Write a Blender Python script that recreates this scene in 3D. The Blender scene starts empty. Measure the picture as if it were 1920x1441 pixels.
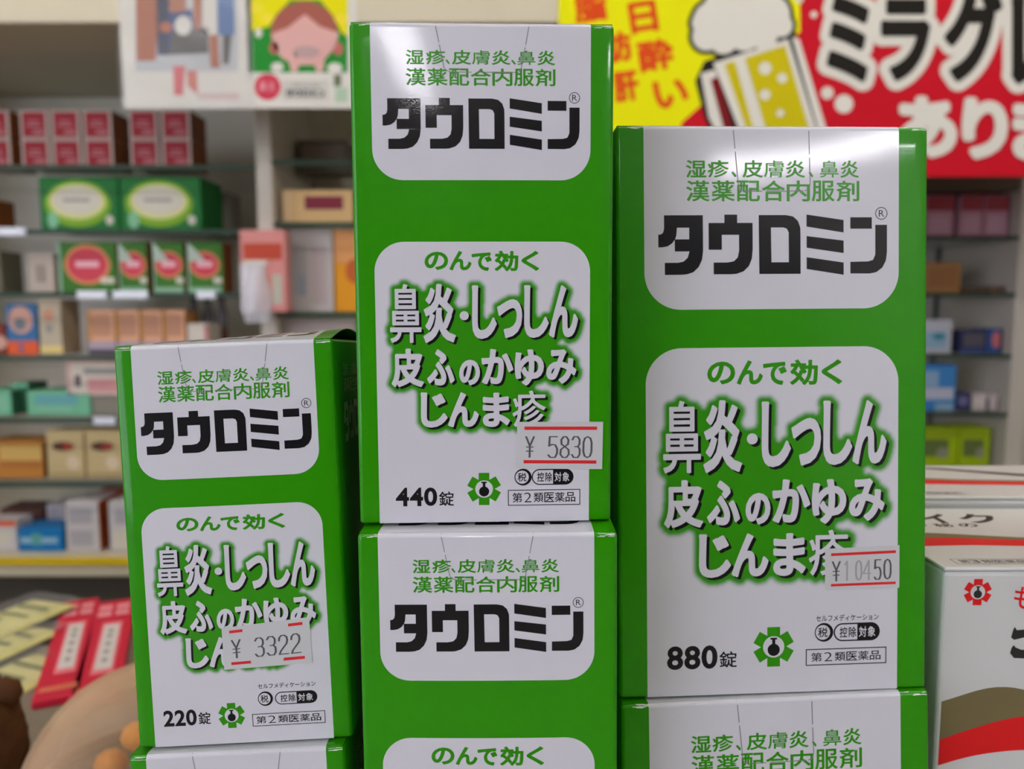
import bpy, bmesh, math, random
import numpy as np
from mathutils import Vector, Matrix, Euler
from mathutils.geometry import tessellate_polygon

random.seed(7)
S = bpy.context.scene
C = S.collection
rad = math.radians

# ------------------------------------------------------------------ camera
FPX, CX, CY = 1442.0, 960.0, 720.5
CAMZ = 1.2
PITCH = math.atan(144 / FPX)
cam_data = bpy.data.cameras.new('camera')
cam = bpy.data.objects.new('camera', cam_data)
C.objects.link(cam)
cam.location = (0, 0, CAMZ)
cam.rotation_euler = (math.pi / 2 - PITCH, 0, 0)
cam_data.sensor_width = 36
cam_data.lens = FPX / 1920 * 36
cam_data.clip_start = 0.01
cam_data.dof.use_dof = True
cam_data.dof.focus_distance = 0.196
cam_data.dof.aperture_fstop = cam_data.lens / 2.2
S.camera = cam

# ------------------------------------------------------------------ world, lights, exposure
S.view_settings.view_transform = 'Standard'
S.view_settings.look = 'None'
S.view_settings.gamma = 1
S.view_settings.use_curve_mapping = False
S.view_settings.exposure = 0.33
w = bpy.data.worlds.new('sky'); S.world = w; w.use_nodes = True
w.node_tree.nodes['Background'].inputs[0].default_value = (0.75, 0.85, 1, 1)
w.node_tree.nodes['Background'].inputs[1].default_value = 0.3

def area(name, loc, target, sx, sy, power, col):
    l = bpy.data.lights.new(name, 'AREA'); l.shape = 'RECTANGLE'
    l.size = sx; l.size_y = sy; l.energy = power; l.color = col
    o = bpy.data.objects.new(name, l); C.objects.link(o)
    o.location = loc
    o.rotation_euler = (Vector(target) - Vector(loc)).to_track_quat('-Z', 'Y').to_euler()
    return o
# daylight that enters by the shop window to the left of the camera
area('window_daylight', (-3.07, -1.95, 1.5), (-0.2, 0.4, 1.15), 3.1, 1.9, 58, (0.80, 0.85, 1.0))

# ------------------------------------------------------------------ materials
MATS = {}
def lin(c):
    return tuple((v / 12.92 if v <= 0.04045 else ((v + 0.055) / 1.055) ** 2.4) for v in c)
def mat(name, rgb, rough=0.45, spec=0.5, bump=0.0, bscale=400, metal=0.0, mottle=0.0, mscale=8.0, coat=0.0):
    """rgb in 0-255 display values of the thing's own colour"""
    if name in MATS: return MATS[name]
    m = bpy.data.materials.new(name); m.use_nodes = True
    nt = m.node_tree; b = nt.nodes['Principled BSDF']
    col = lin([v / 255 for v in rgb]) + (1,)
    b.inputs['Base Color'].default_value = col
    b.inputs['Roughness'].default_value = rough
    b.inputs['Specular IOR Level'].default_value = spec
    b.inputs['Metallic'].default_value = metal
    b.inputs['Coat Weight'].default_value = coat; b.inputs['Coat Roughness'].default_value = .05
    tc = nt.nodes.new('ShaderNodeTexCoord')
    if bump:
        n = nt.nodes.new('ShaderNodeTexNoise'); n.inputs['Scale'].default_value = bscale
        n.inputs['Detail'].default_value = 3
        bp = nt.nodes.new('ShaderNodeBump'); bp.inputs['Strength'].default_value = bump
        bp.inputs['Distance'].default_value = 0.3 / bscale
        nt.links.new(tc.outputs['Object'], n.inputs['Vector'])
        nt.links.new(n.outputs['Fac'], bp.inputs['Height'])
        nt.links.new(bp.outputs['Normal'], b.inputs['Normal'])
        if coat: nt.links.new(bp.outputs['Normal'], b.inputs['Coat Normal'])
    if mottle:
        n2 = nt.nodes.new('ShaderNodeTexNoise'); n2.inputs['Scale'].default_value = mscale
        mx = nt.nodes.new('ShaderNodeMix'); mx.data_type = 'RGBA'; mx.blend_type = 'MULTIPLY'
        mx.inputs['Factor'].default_value = mottle
        mx.inputs['A'].default_value = col
        nt.links.new(tc.outputs['Object'], n2.inputs['Vector'])
        nt.links.new(n2.outputs['Color'], mx.inputs['B'])
        nt.links.new(mx.outputs['Result'], b.inputs['Base Color'])
    MATS[name] = m
    return m

WHITE = mat('carton_white', (212, 210, 219), 0.3, 0.25, 0.05, 2600, coat=.5)
GREEN = mat('carton_green', (44, 141, 0), 0.3, 0.13, 0.05, 2600, coat=.4)
GREENSIDE = mat('carton_green_matt', (44, 141, 0), 0.7, 0.1, 0.05, 2600)
INKGREEN = mat('ink_green', (46, 141, 2), 0.3, 0.3)
BLACK = mat('ink_black', (19, 18, 21), 0.32, 0.15, 0.05, 2600, coat=.5)
CUT = mat('cut_line', (132, 130, 134), 0.7, 0.2)
WEAR = mat('crease_wear', (222, 226, 218), .6, .3)
CARD = mat('raw_card', (150, 145, 138), 0.8, 0.2)
SIDEINK = mat('side_print_white', (190, 190, 192), .7, .1)
REDINK = mat('ink_red', (214, 38, 44), 0.5, 0.3)
STAMP = mat('stamp_ink', (88, 88, 92), 0.7, 0.1)
STAMPW = mat('stamp_ink_worn', (165, 164, 166), 0.7, 0.1)

def glow_mat():
    m = bpy.data.materials.new('panel_halo_print'); m.use_nodes = True
    nt = m.node_tree; b = nt.nodes['Principled BSDF']
    a = nt.nodes.new('ShaderNodeAttribute'); a.attribute_name = 'ink'
    mx = nt.nodes.new('ShaderNodeMix'); mx.data_type = 'RGBA'
    mx.inputs['A'].default_value = lin([212/255, 210/255, 219/255]) + (1,)
    mx.inputs['B'].default_value = lin([46/255, 141/255, 1/255]) + (1,)
    nt.links.new(a.outputs['Fac'], mx.inputs['Factor'])
    nt.links.new(mx.outputs['Result'], b.inputs['Base Color'])
    b.inputs['Roughness'].default_value = 0.3; b.inputs['Specular IOR Level'].default_value = 0.3; b.inputs['Coat Weight'].default_value = .5; b.inputs['Coat Roughness'].default_value = .05
    tc = nt.nodes.new('ShaderNodeTexCoord')
    n = nt.nodes.new('ShaderNodeTexNoise'); n.inputs['Scale'].default_value = 2600
    bp = nt.nodes.new('ShaderNodeBump'); bp.inputs['Strength'].default_value = 0.05; bp.inputs['Distance'].default_value = 0.3 / 2600
    nt.links.new(tc.outputs['Object'], n.inputs['Vector']); nt.links.new(n.outputs['Fac'], bp.inputs['Height'])
    nt.links.new(bp.outputs['Normal'], b.inputs['Normal']); nt.links.new(bp.outputs['Normal'], b.inputs['Coat Normal'])
    return m
HALO = glow_mat()

def see_through(name, rgb, alpha, rough=0.3, spec=0.5):
    """a sheet that lets part of the light straight through"""
    if name in MATS: return MATS[name]
    m = bpy.data.materials.new(name); m.use_nodes = True
    b = m.node_tree.nodes['Principled BSDF']
    b.inputs['Base Color'].default_value = lin([v / 255 for v in rgb]) + (1,)
    b.inputs['Alpha'].default_value = alpha
    b.inputs['Roughness'].default_value = rough
    b.inputs['Specular IOR Level'].default_value = spec
    MATS[name] = m
    return m
STICKER = see_through('sticker_paper', (208, 208, 211), 0.92, 0.5, 0.3)
SHELFGLASS = see_through('shelf_glass', (120, 150, 130), 0.09, 0.04, 0.6)
GLASSEDGE = mat('shelf_glass_edge', (58, 76, 62), 0.5, 0.15)
PANE = see_through('window_pane', (225, 235, 235), 0.06, 0.02, 0.5)
AMBER = see_through('amber_plastic', (204, 170, 138), 0.3, 0.35, 0.4)
_nt = AMBER.node_tree; _lw = _nt.nodes.new('ShaderNodeLayerWeight'); _lw.inputs['Blend'].default_value = .35     # a thick wall shows denser at its rim
_mr = _nt.nodes.new('ShaderNodeMapRange'); _mr.inputs['To Min'].default_value = .1; _mr.inputs['To Max'].default_value = .97
_nt.links.new(_lw.outputs['Facing'], _mr.inputs['Value']); _nt.links.new(_mr.outputs['Result'], _nt.nodes['Principled BSDF'].inputs['Alpha'])
CLEAR = see_through('clear_film', (240, 240, 240), 0.14, 0.12, 0.6)

# ------------------------------------------------------------------ object helpers
def setp(o, label=None, cat=None, group=None, kind=None):
    if label: o['label'] = label
    if cat: o['category'] = cat
    if group: o['group'] = group
    if kind: o['kind'] = kind
    return o
def thing(name, label, cat, loc=(0, 0, 0), rot=(0, 0, 0), group=None):
    o = bpy.data.objects.new(name, None); C.objects.link(o)
    o.empty_display_size = 0.02
    o.location = loc; o.rotation_euler = rot
    return setp(o, label, cat, group)

class MB:
    def __init__(s): s.v = []; s.f = []; s.m = []; s.mats = []
    def mi(s, m):
        if m not in s.mats: s.mats.append(m)
        return s.mats.index(m)
    def add(s, verts, faces, m):
        b = len(s.v); k = s.mi(m)
        s.v += [tuple(p) for p in verts]
        for f in faces: s.f.append(tuple(b + i for i in f)); s.m.append(k)
    def box(s, x0, x1, y0, y1, z0, z1, m, bevel=0.0, seg=2, front=None, side=None):
        bm = bmesh.new()
        bmesh.ops.create_cube(bm, size=1)
        for v in bm.verts:
            v.co = Vector(((x0 + x1) / 2 + v.co.x * (x1 - x0), (y0 + y1) / 2 + v.co.y * (y1 - y0), (z0 + z1) / 2 + v.co.z * (z1 - z0)))
        if bevel: bmesh.ops.bevel(bm, geom=bm.edges[:], offset=bevel, segments=seg, affect='EDGES', profile=0.5)
        bm.normal_update()
        s.frombm(bm, m, front, side)
    def frombm(s, bm, m, front=None, side=None):
        bm.verts.index_update(); b = len(s.v)
        s.v += [tuple(v.co) for v in bm.verts]
        for f in bm.faces:
            mm = m
            if front and f.normal.y < -0.7: mm = front
            if side and abs(f.normal.x) > 0.7: mm = side
            s.f.append(tuple(b + v.index for v in f.verts)); s.m.append(s.mi(mm))
        bm.free()
    def lathe(s, prof, m, n=32, center=(0, 0, 0), close=False):
        b = len(s.v); k = s.mi(m); c = center
        for r, z in prof:
            for i in range(n):
                a = 2 * math.pi * i / n
                s.v.append((c[0] + r * math.cos(a), c[1] + r * math.sin(a), c[2] + z))
        for j in range(len(prof) - 1):
            for i in range(n):
                i2 = (i + 1) % n
                s.f.append((b + j*n + i, b + j*n + i2, b + (j+1)*n + i2, b + (j+1)*n + i)); s.m.append(k)
        if close:
            s.f.append(tuple(b + (len(prof)-1)*n + i for i in range(n))); s.m.append(k)
            s.f.append(tuple(b + n - 1 - i for i in range(n))); s.m.append(k)
    def build(s, name, parent=None, smooth=False, loc=None):
        me = bpy.data.meshes.new(name); me.from_pydata(s.v, [], s.f)
        for m in s.mats: me.materials.append(m)
        me.polygons.foreach_set('material_index', s.m)
        if smooth: me.polygons.foreach_set('use_smooth', [True] * len(s.f))
        me.update()
        o = bpy.data.objects.new(name, me); C.objects.link(o)
        if parent: o.parent = parent
        if loc: o.location = loc
        return o

def at(px, py, Y):
    c, s = math.cos(PITCH), math.sin(PITCH)
    dx = (px - CX) / FPX; dy = -(py - CY) / FPX
    d = Vector((dx, c + dy * s, -s + dy * c))
    k = Y / d.y
    return Vector((d.x * k, Y, CAMZ + d.z * k))

# ------------------------------------------------------------------ lettering
_G = {}
def glyph(ch, off=0.0):
    key = (ch, off)
    if key in _G: return _G[key]
    cu = bpy.data.curves.new('glyph', 'FONT'); cu.body = ch; cu.size = 1; cu.offset = off; cu.resolution_u = 4
    o = bpy.data.objects.new('glyph', cu); C.objects.link(o)
    dg = bpy.context.evaluated_depsgraph_get()
    ev = o.evaluated_get(dg); m = ev.to_mesh()
    v = np.array([(a.co.x, a.co.y) for a in m.vertices]).reshape(-1, 2)
    t = [tuple(p.vertices) for p in m.polygons]
    ev.to_mesh_clear()
    bpy.data.objects.remove(o); bpy.data.curves.remove(cu)
    _G[key] = (v, t)
    return _G[key]
def fit(ch, x0, y0, x1, y1, off=0.0):
    """a glyph whose ink fills the box"""
    v, t = glyph(ch, off)
    lo, hi = v.min(0), v.max(0)
    return (v - lo) / np.maximum(hi - lo, 1e-6) * (np.array([x1 - x0, y1 - y0])) + np.array([x0, y0]), t
def line(txt, x0, y0, x1, y1, off=0.0):
    return fit(txt, x0, y0, x1, y1, off)
def poly(pts, holes=()):
    loops = [[Vector((p[0], p[1], 0)) for p in pts]] + [[Vector((p[0], p[1], 0)) for p in h] for h in holes]
    t = tessellate_polygon(loops)
    v = np.array([(p.x, p.y) for l in loops for p in l])
    return v, [tuple(x) for x in t]
def disc(cx, cy, r, n=32, ry=None):
    ry = ry or r
    return np.array([(cx + r * math.cos(2*math.pi*i/n), cy + ry * math.sin(2*math.pi*i/n)) for i in range(n)]), [tuple(range(n))]
def ring(cx, cy, r0, r1, n=32):
    v = [(cx + r * math.cos(2*math.pi*i/n), cy + r * math.sin(2*math.pi*i/n)) for r in (r0, r1) for i in range(n)]
    return np.array(v), [(i, (i+1) % n, n + (i+1) % n, n + i) for i in range(n)]
def rect(x0, y0, x1, y1):
    return np.array([(x0, y0), (x1, y0), (x1, y1), (x0, y1)]), [(0, 1, 2, 3)]
def stroke(pts, wd, step=None):
    v = []; f = []
    if step:
        fine = [pts[0]]
        for a, b in zip(pts[:-1], pts[1:]):
            k = max(1, int(math.ceil(math.dist(a, b) / step)))
            fine += [(a[0] + (b[0]-a[0]) * i / k, a[1] + (b[1]-a[1]) * i / k) for i in range(1, k + 1)]
        pts = fine
    for a, b in zip(pts[:-1], pts[1:]):
        a = np.array(a, float); b = np.array(b, float); d = b - a; L = np.linalg.norm(d)
        if L < 1e-9: continue
        d /= L; n = np.array([-d[1], d[0]]) * wd / 2; e = d * wd * 0.35
        k = len(v); v += [a - e - n, b + e - n, b + e + n, a - e + n]; f.append((k, k+1, k+2, k+3))
    return np.array(v), f
def frame_rect(x0, y0, x1, y1, t):
    v = np.array([(x0, y0), (x1, y0), (x1, y1), (x0, y1), (x0+t, y0+t), (x1-t, y0+t), (x1-t, y1-t), (x0+t, y1-t)])
    return v, [(0, 1, 5, 4), (1, 2, 6, 5), (2, 3, 7, 6), (3, 0, 4, 7)]
def bolder(part, rx, ry=None, n=8):
    """copies of an outline moved a little way round a circle: a heavier weight of the same lettering"""
    ry = rx if ry is None else ry
    v = np.asarray(part[0], float)
    return [(v + np.array([rx * math.cos(2*math.pi*i/n), ry * math.sin(2*math.pi*i/n)]), part[1]) for i in range(n)]
def merge(*parts):
    vs = []; fs = []; b = 0
    for v, f in parts:
        vs.append(np.asarray(v)); fs += [tuple(i + b for i in q) for q in f]; b += len(v)
    return np.concatenate(vs), fs
def norm(part, x0, y0, x1, y1, X0, Y0, X1, Y1):
    v, f = part; v = np.asarray(v, float)
    return np.stack([X0 + (v[:, 0] - x0) / (x1 - x0) * (X1 - X0), Y0 + (v[:, 1] - y0) / (y1 - y0) * (Y1 - Y0)], 1), f

# the wordmark, five heavy katakana drawn as outlines (y down)
_logo = merge(
    poly([(305,583),(525,583),(525,790),(519,840),(500,882),(470,912),(435,924),(400,927),(308,927),(308,857),(385,857),(415,850),(438,828),(448,792),(365,792),(365,724),(350,745),(325,762),(295,768),(272,768),(272,695),(288,693),(300,682),(305,660)],
         [[(378,655),(447,655),(447,722),(367,722),(374,700)]]),
    poly([(647,580),(720,580),(720,628),(808,628),(808,780),(803,835),(786,878),(755,909),(715,923),(690,925),(585,925),(585,857),(665,857),(700,850),(722,828),(730,790),(730,697),(632,697),(632,783),(557,783),(557,628),(647,628)]),
    poly([(843,583),(1000,583),(1040,591),(1068,616),(1082,655),(1083,690),(1083,925),(845,925)], [[(913,655),(985,655),(1005,663),(1015,685),(1015,857),(915,857)]]),
    poly([(1118,580),(1333,612),(1333,685),(1118,650)]), poly([(1118,705),(1333,732),(1333,805),(1118,773)]), poly([(1118,828),(1333,860),(1333,932),(1118,897)]),
    poly([(1372,596),(1498,596),(1498,663),(1372,663)]),
    poly([(1518,640),(1587,640),(1587,800),(1581,848),(1560,890),(1525,917),(1485,925),(1372,924),(1372,856),(1475,854),(1505,845),(1518,815)]))
def logo(x0, y0, x1, y1):      # y1 is the top
    return norm(_logo, 272, 930, 1590, 578, x0, y0, x1, y1)
def emblem(cx, cy, h):
    arms = []
    for k in range(3):
        a = math.pi / 3 * k; c, s = math.cos(a), math.sin(a)
        v, f = rect(-0.325 * h, -h, 0.325 * h, h)
        arms.append((np.stack([v[:, 0] * c - v[:, 1] * s + cx, v[:, 0] * s + v[:, 1] * c + cy], 1), f))
    arms.append(disc(cx, cy, 0.6 * h))
    flask = [disc(cx, cy - 0.15 * h, 0.31 * h), rect(cx - 0.08 * h, cy, cx + 0.08 * h, cy + 0.45 * h), rect(cx - 0.17 * h, cy + 0.37 * h, cx + 0.17 * h, cy + 0.46 * h)]
    return arms, disc(cx, cy, 0.54 * h), flask

_DIG = {
 '0': [[(.5,1),(.2,.93),(.05,.72),(.05,.28),(.2,.07),(.5,0),(.8,.07),(.95,.28),(.95,.72),(.8,.93),(.5,1)]],
 '1': [[(.2,.82),(.55,1),(.55,0)]],
 '2': [[(.05,.72),(.12,.9),(.35,1),(.65,1),(.9,.9),(.95,.72),(.85,.55),(.2,.18),(.03,0),(1,0)]],
 '3': [[(.05,.85),(.25,1),(.7,1),(.93,.87),(.93,.65),(.75,.53),(.4,.52)],[(.75,.53),(.97,.4),(.97,.15),(.75,0),(.25,0),(.02,.14)]],
 '4': [[(.75,0),(.75,1),(.02,.32),(1,.32)]],
 '5': [[(.92,1),(.15,1),(.1,.55),(.4,.63),(.75,.6),(.95,.42),(.95,.2),(.75,0),(.25,0),(.03,.12)]],
 '8': [[(.5,.53),(.15,.63),(.1,.85),(.35,1),(.65,1),(.9,.85),(.85,.63),(.5,.53),(.08,.38),(.03,.15),(.3,0),(.7,0),(.97,.15),(.92,.38),(.5,.53)]],
 '¥': [[(.02,1),(.5,.55),(.98,1)],[(.5,.55),(.5,0)],[(.12,.5),(.88,.5)],[(.12,.3),(.88,.3)]],
}
def digit(ch, x0, y0, x1, y1, wd):
    return merge(*[stroke([(x0 + p[0]*(x1-x0), y0 + p[1]*(y1-y0)) for p in pl], wd) for pl in _DIG[ch]])

# ------------------------------------------------------------------ the green cartons
EPS = 2.5e-5
# layout in hundredths of the carton's own width, measured from its lower left front corner
LAY = {
 '440': dict(W=.0627, H=1.9153, D=.045, stripe=(7.9, 91.05), pb=133.4, sub1=(21.1,176.2,77.5,181.4), sub2=(21.0,168.45,77.55,174.7), logo=(12.0,144.8,87.0,164.0), R=(84.85,164.2,2.1),
   perf=[(32.15,191.5),(35.46,175.0),(36.3,173.9),(38.27,173.4),(63.23,173.4),(64.2,174),(64.65,175.2),(67.82,191.5)], lp=(7.85,91.1), lt=110.2, non=(27.1,98.85,71.3,106.8), head=(13.3,38.2,86.5,94.3),
   st=[(62.53,40.2),(96.6,39.87),(96.31,20.86),(62.03,21.53)], num='440', numb=(14.35,6.8,30.7,14.3), jo=(31.4,6.7,37.35,12.6), emb=(49.3,13.4,6.5), selfm=(62.0,22.3,83.5,24.6), circ=(64.54,18.0,3.4), pill=(68.2,14.75,84.9,21.2), cls=(58.75,6.5,87.6,12.9), tight=True),
 '880': dict(W=.0872, H=1.7948, D=.05, stripe=(8.7, 90.3), pb=122.4, sub1=(21.9,163.5,77.3,168.8), sub2=(21.97,156.1,77.4,162.5), logo=(13.1,133.1,86.6,152.05), R=(84.57,152.3,2.0),
   perf=[(36.91,179.4),(38.3,163.5),(38.6,160.2),(40.1,159.2),(59.7,159.3),(61.2,160.0),(61.5,161.6),(61.1,179.4)], lp=(8.85,90.3), lt=110.4, non=(28.3,98.3,71.8,106.5), head=(14.1,37.7,86.45,94.1),
   st=[(66.2,46.1),(90.8,46.6),(90.8,32.85),(66.2,32.7)], num='880', numb=(15.15,8.5,31.4,16.1), jo=(32.0,8.7,37.7,14.0), emb=(49.6,14.95,6.4), selfm=(63.4,22.6,84.1,24.7), circ=(65.8,19.1,3.05), pill=(69.2,16.0,84.5,21.9), cls=(60.1,8.4,86.7,13.8), tight=False),
 '220': dict(W=.055, H=1.8764, D=.05, stripe=(8.1, 91.4), pb=125.7, sub1=(19.45,169.55,79.4,175.6), sub2=(19.4,161.35,79.35,168.6), logo=(10.6,137.3,88.7,157.0), R=(86.7,158.3,2.3),
   perf=[(29.4,187.6),(32.4,169.0),(33.2,166.6),(34.8,165.9),(64.0,165.9),(66.3,166.7),(67.3,168.5),(70.4,187.6)], lp=(7.9,91.2), lt=112.6, non=(24.2,100.8,74.2,108.1), head=(13.5,36.8,86.7,95.1),
   st=[(42.2,55.5),(82.8,58.5),(83.1,36.8),(42.3,35.6)], num='220', numb=(12.5,9.6,27.9,17.3), jo=(28.7,9.8,34.4,15.8), emb=(44.2,13.45,6.0), selfm=(57.2,25.5,84.0,28.0), circ=(60.1,20.7,3.5), pill=(64.8,17.5,84.5,23.6), cls=(53.7,7.6,87.7,13.6), tight=True),
}
HEAD = [('鼻',729.4,531.7,789,640.8),('炎',791.9,532.5,852.9,640.8),('し',883.3,535.3,929.7,633.7),('っ',930.2,560.6,977.5,632.3),('し',980.9,535.3,1027.6,632.3),('ん',1027.6,535.3,1083,632.3),
 ('皮',730.6,650.6,791.9,722.3),('ふ',797.5,652,849.5,719.5),('の',858,671.7,897.3,719.5),('か',900.1,652,960.6,718.1),('ゆ',962.9,653.4,1018.3,721),('み',1022.5,653.4,1080.2,718.1),
 ('じ',784.8,732.2,835.5,798.3),('ん',836,732.2,894.5,798.3),('ま',901.6,733.6,953.6,798.3),('疹',957.8,729.4,1022.5,799.7)]
SUB1T = [('湿',428,550),('疹',562,692),('、',692,720),('皮',735,862),('膚',868,990),('炎',1000,1125),('、',1130,1160),('鼻',1170,1292),('炎',1305,1425)]
SUB1W = [('湿',450,568),('疹',575,697),('、',712,742),('皮',775,895),('膚',900,1018),('炎',1025,1140),('、',1160,1187),('鼻',1225,1335),('炎',1345,1455)]
NON = [('の',555,185,712,305),('ん',720,180,868,308),('で',868,190,1003,312),('効',1020,178,1180,315),('く',1200,180,1320,312)]

def raster(parts, x0, y0, x1, y1, res):
    nx, ny = int((x1-x0)/res), int((y1-y0)/res)
    im = np.zeros((ny, nx), bool)
    for v, t in parts:
        P = (np.asarray(v) - np.array([x0, y0])) / res
        for f in t:
            for j in range(1, len(f)-1):
                a, b, c = P[f[0]], P[f[j]], P[f[j+1]]
                lo = np.floor(np.minimum(np.minimum(a, b), c)).astype(int); hi = np.ceil(np.maximum(np.maximum(a, b), c)).astype(int)
                lo = np.maximum(lo, 0); hi = np.minimum(hi, [nx-1, ny-1])
                if (hi < lo).any(): continue
                X, Y = np.meshgrid(np.arange(lo[0], hi[0]+1) + .5, np.arange(lo[1], hi[1]+1) + .5)
                d = (b[0]-a[0])*(c[1]-a[1]) - (b[1]-a[1])*(c[0]-a[0])
                if abs(d) < 1e-9: continue
                w1 = ((X-a[0])*(c[1]-a[1]) - (Y-a[1])*(c[0]-a[0])) / d
                w2 = ((b[0]-a[0])*(Y-a[1]) - (b[1]-a[1])*(X-a[0])) / d
                im[lo[1]:hi[1]+1, lo[0]:hi[0]+1] |= (w1 >= -.02) & (w2 >= -.02) & (w1 + w2 <= 1.02)
    return im
def distance(im, R):
    d = np.full(im.shape, 99.0)
    ny, nx = im.shape; pad = np.pad(im, R)
    for dy in range(-R, R+1):
        for dx in range(-R, R+1):
            r = math.hypot(dx, dy)
            if r > R: continue
            sh = pad[R+dy:R+dy+ny, R+dx:R+dx+nx]
            d = np.where(sh & (r < d), r, d)
    return d

class Face:
    """maps print coordinates on to the slightly bulged carton front and collects meshes"""
    def __init__(s, k, bulge):
        L = LAY[k]; s.L = L; s.W = L['W']; s.Hm = L['H'] * s.W; s.r = 0.0011; s.b = bulge
    def map(s, u, v, layer):
        W, H, r = s.W, s.Hm, s.r
        x = (u / 100 - .5) * W; z = v / 100 * W; off = layer * EPS
        if z <= H - r:
            zz = max(0., min(1., z / H)); uu = max(0., min(1., u / 100))
            return (x, -s.b * math.sin(math.pi * uu) * math.sin(math.pi * zz) - off, z)
        a = min((z - (H - r)) / r, math.pi / 2)
        b0 = s.b * math.sin(math.pi * max(0., min(1., u / 100))) * math.sin(math.pi * (H - r) / H) * max(0, 1 - a)
        return (x, r - (r + off) * math.cos(a) - b0, H - r + (r + off) * math.sin(a))
    def put(s, mb, part, m, layer):
        if isinstance(part, list):
            for i, q in enumerate(part): s.put(mb, q, m, layer + .08 * i)
            return
        v, f = part
        mb.add([s.map(p[0], p[1], layer) for p in v], f, m)

def panel_grid(x0, x1, y0, y1, rt, rb, nx, ny, dense=None):
    """rows from y0 up to y1, corner radius rt at the top and rb at the bottom"""
    ys = list(np.linspace(y0, y1, ny))
    if dense: ys += list(np.linspace(dense, y1, 9))
    for r, base, sg in ((rt, y1, -1), (rb, y0, 1)):
        if r: ys += [base + sg * r * (1 - math.cos(a)) for a in np.linspace(0, math.pi/2, 14)]
    ys = sorted(set(round(y, 4) for y in ys))
    v = []; n = nx + 1
    for y in ys:
        ins = 0
        if rt and y > y1 - rt: t = (y - (y1 - rt)) / rt; ins = rt * (1 - math.sqrt(max(0, 1 - t*t)))
        if rb and y < y0 + rb: t = ((y0 + rb) - y) / rb; ins = rb * (1 - math.sqrt(max(0, 1 - t*t)))
        for i in range(n): v.append((x0 + ins + (x1 - x0 - 2*ins) * i / nx, y))
    f = [(j*n + i, j*n + i + 1, (j+1)*n + i + 1, (j+1)*n + i) for j in range(len(ys) - 1) for i in range(nx)]
    return np.array(v), f

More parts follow.
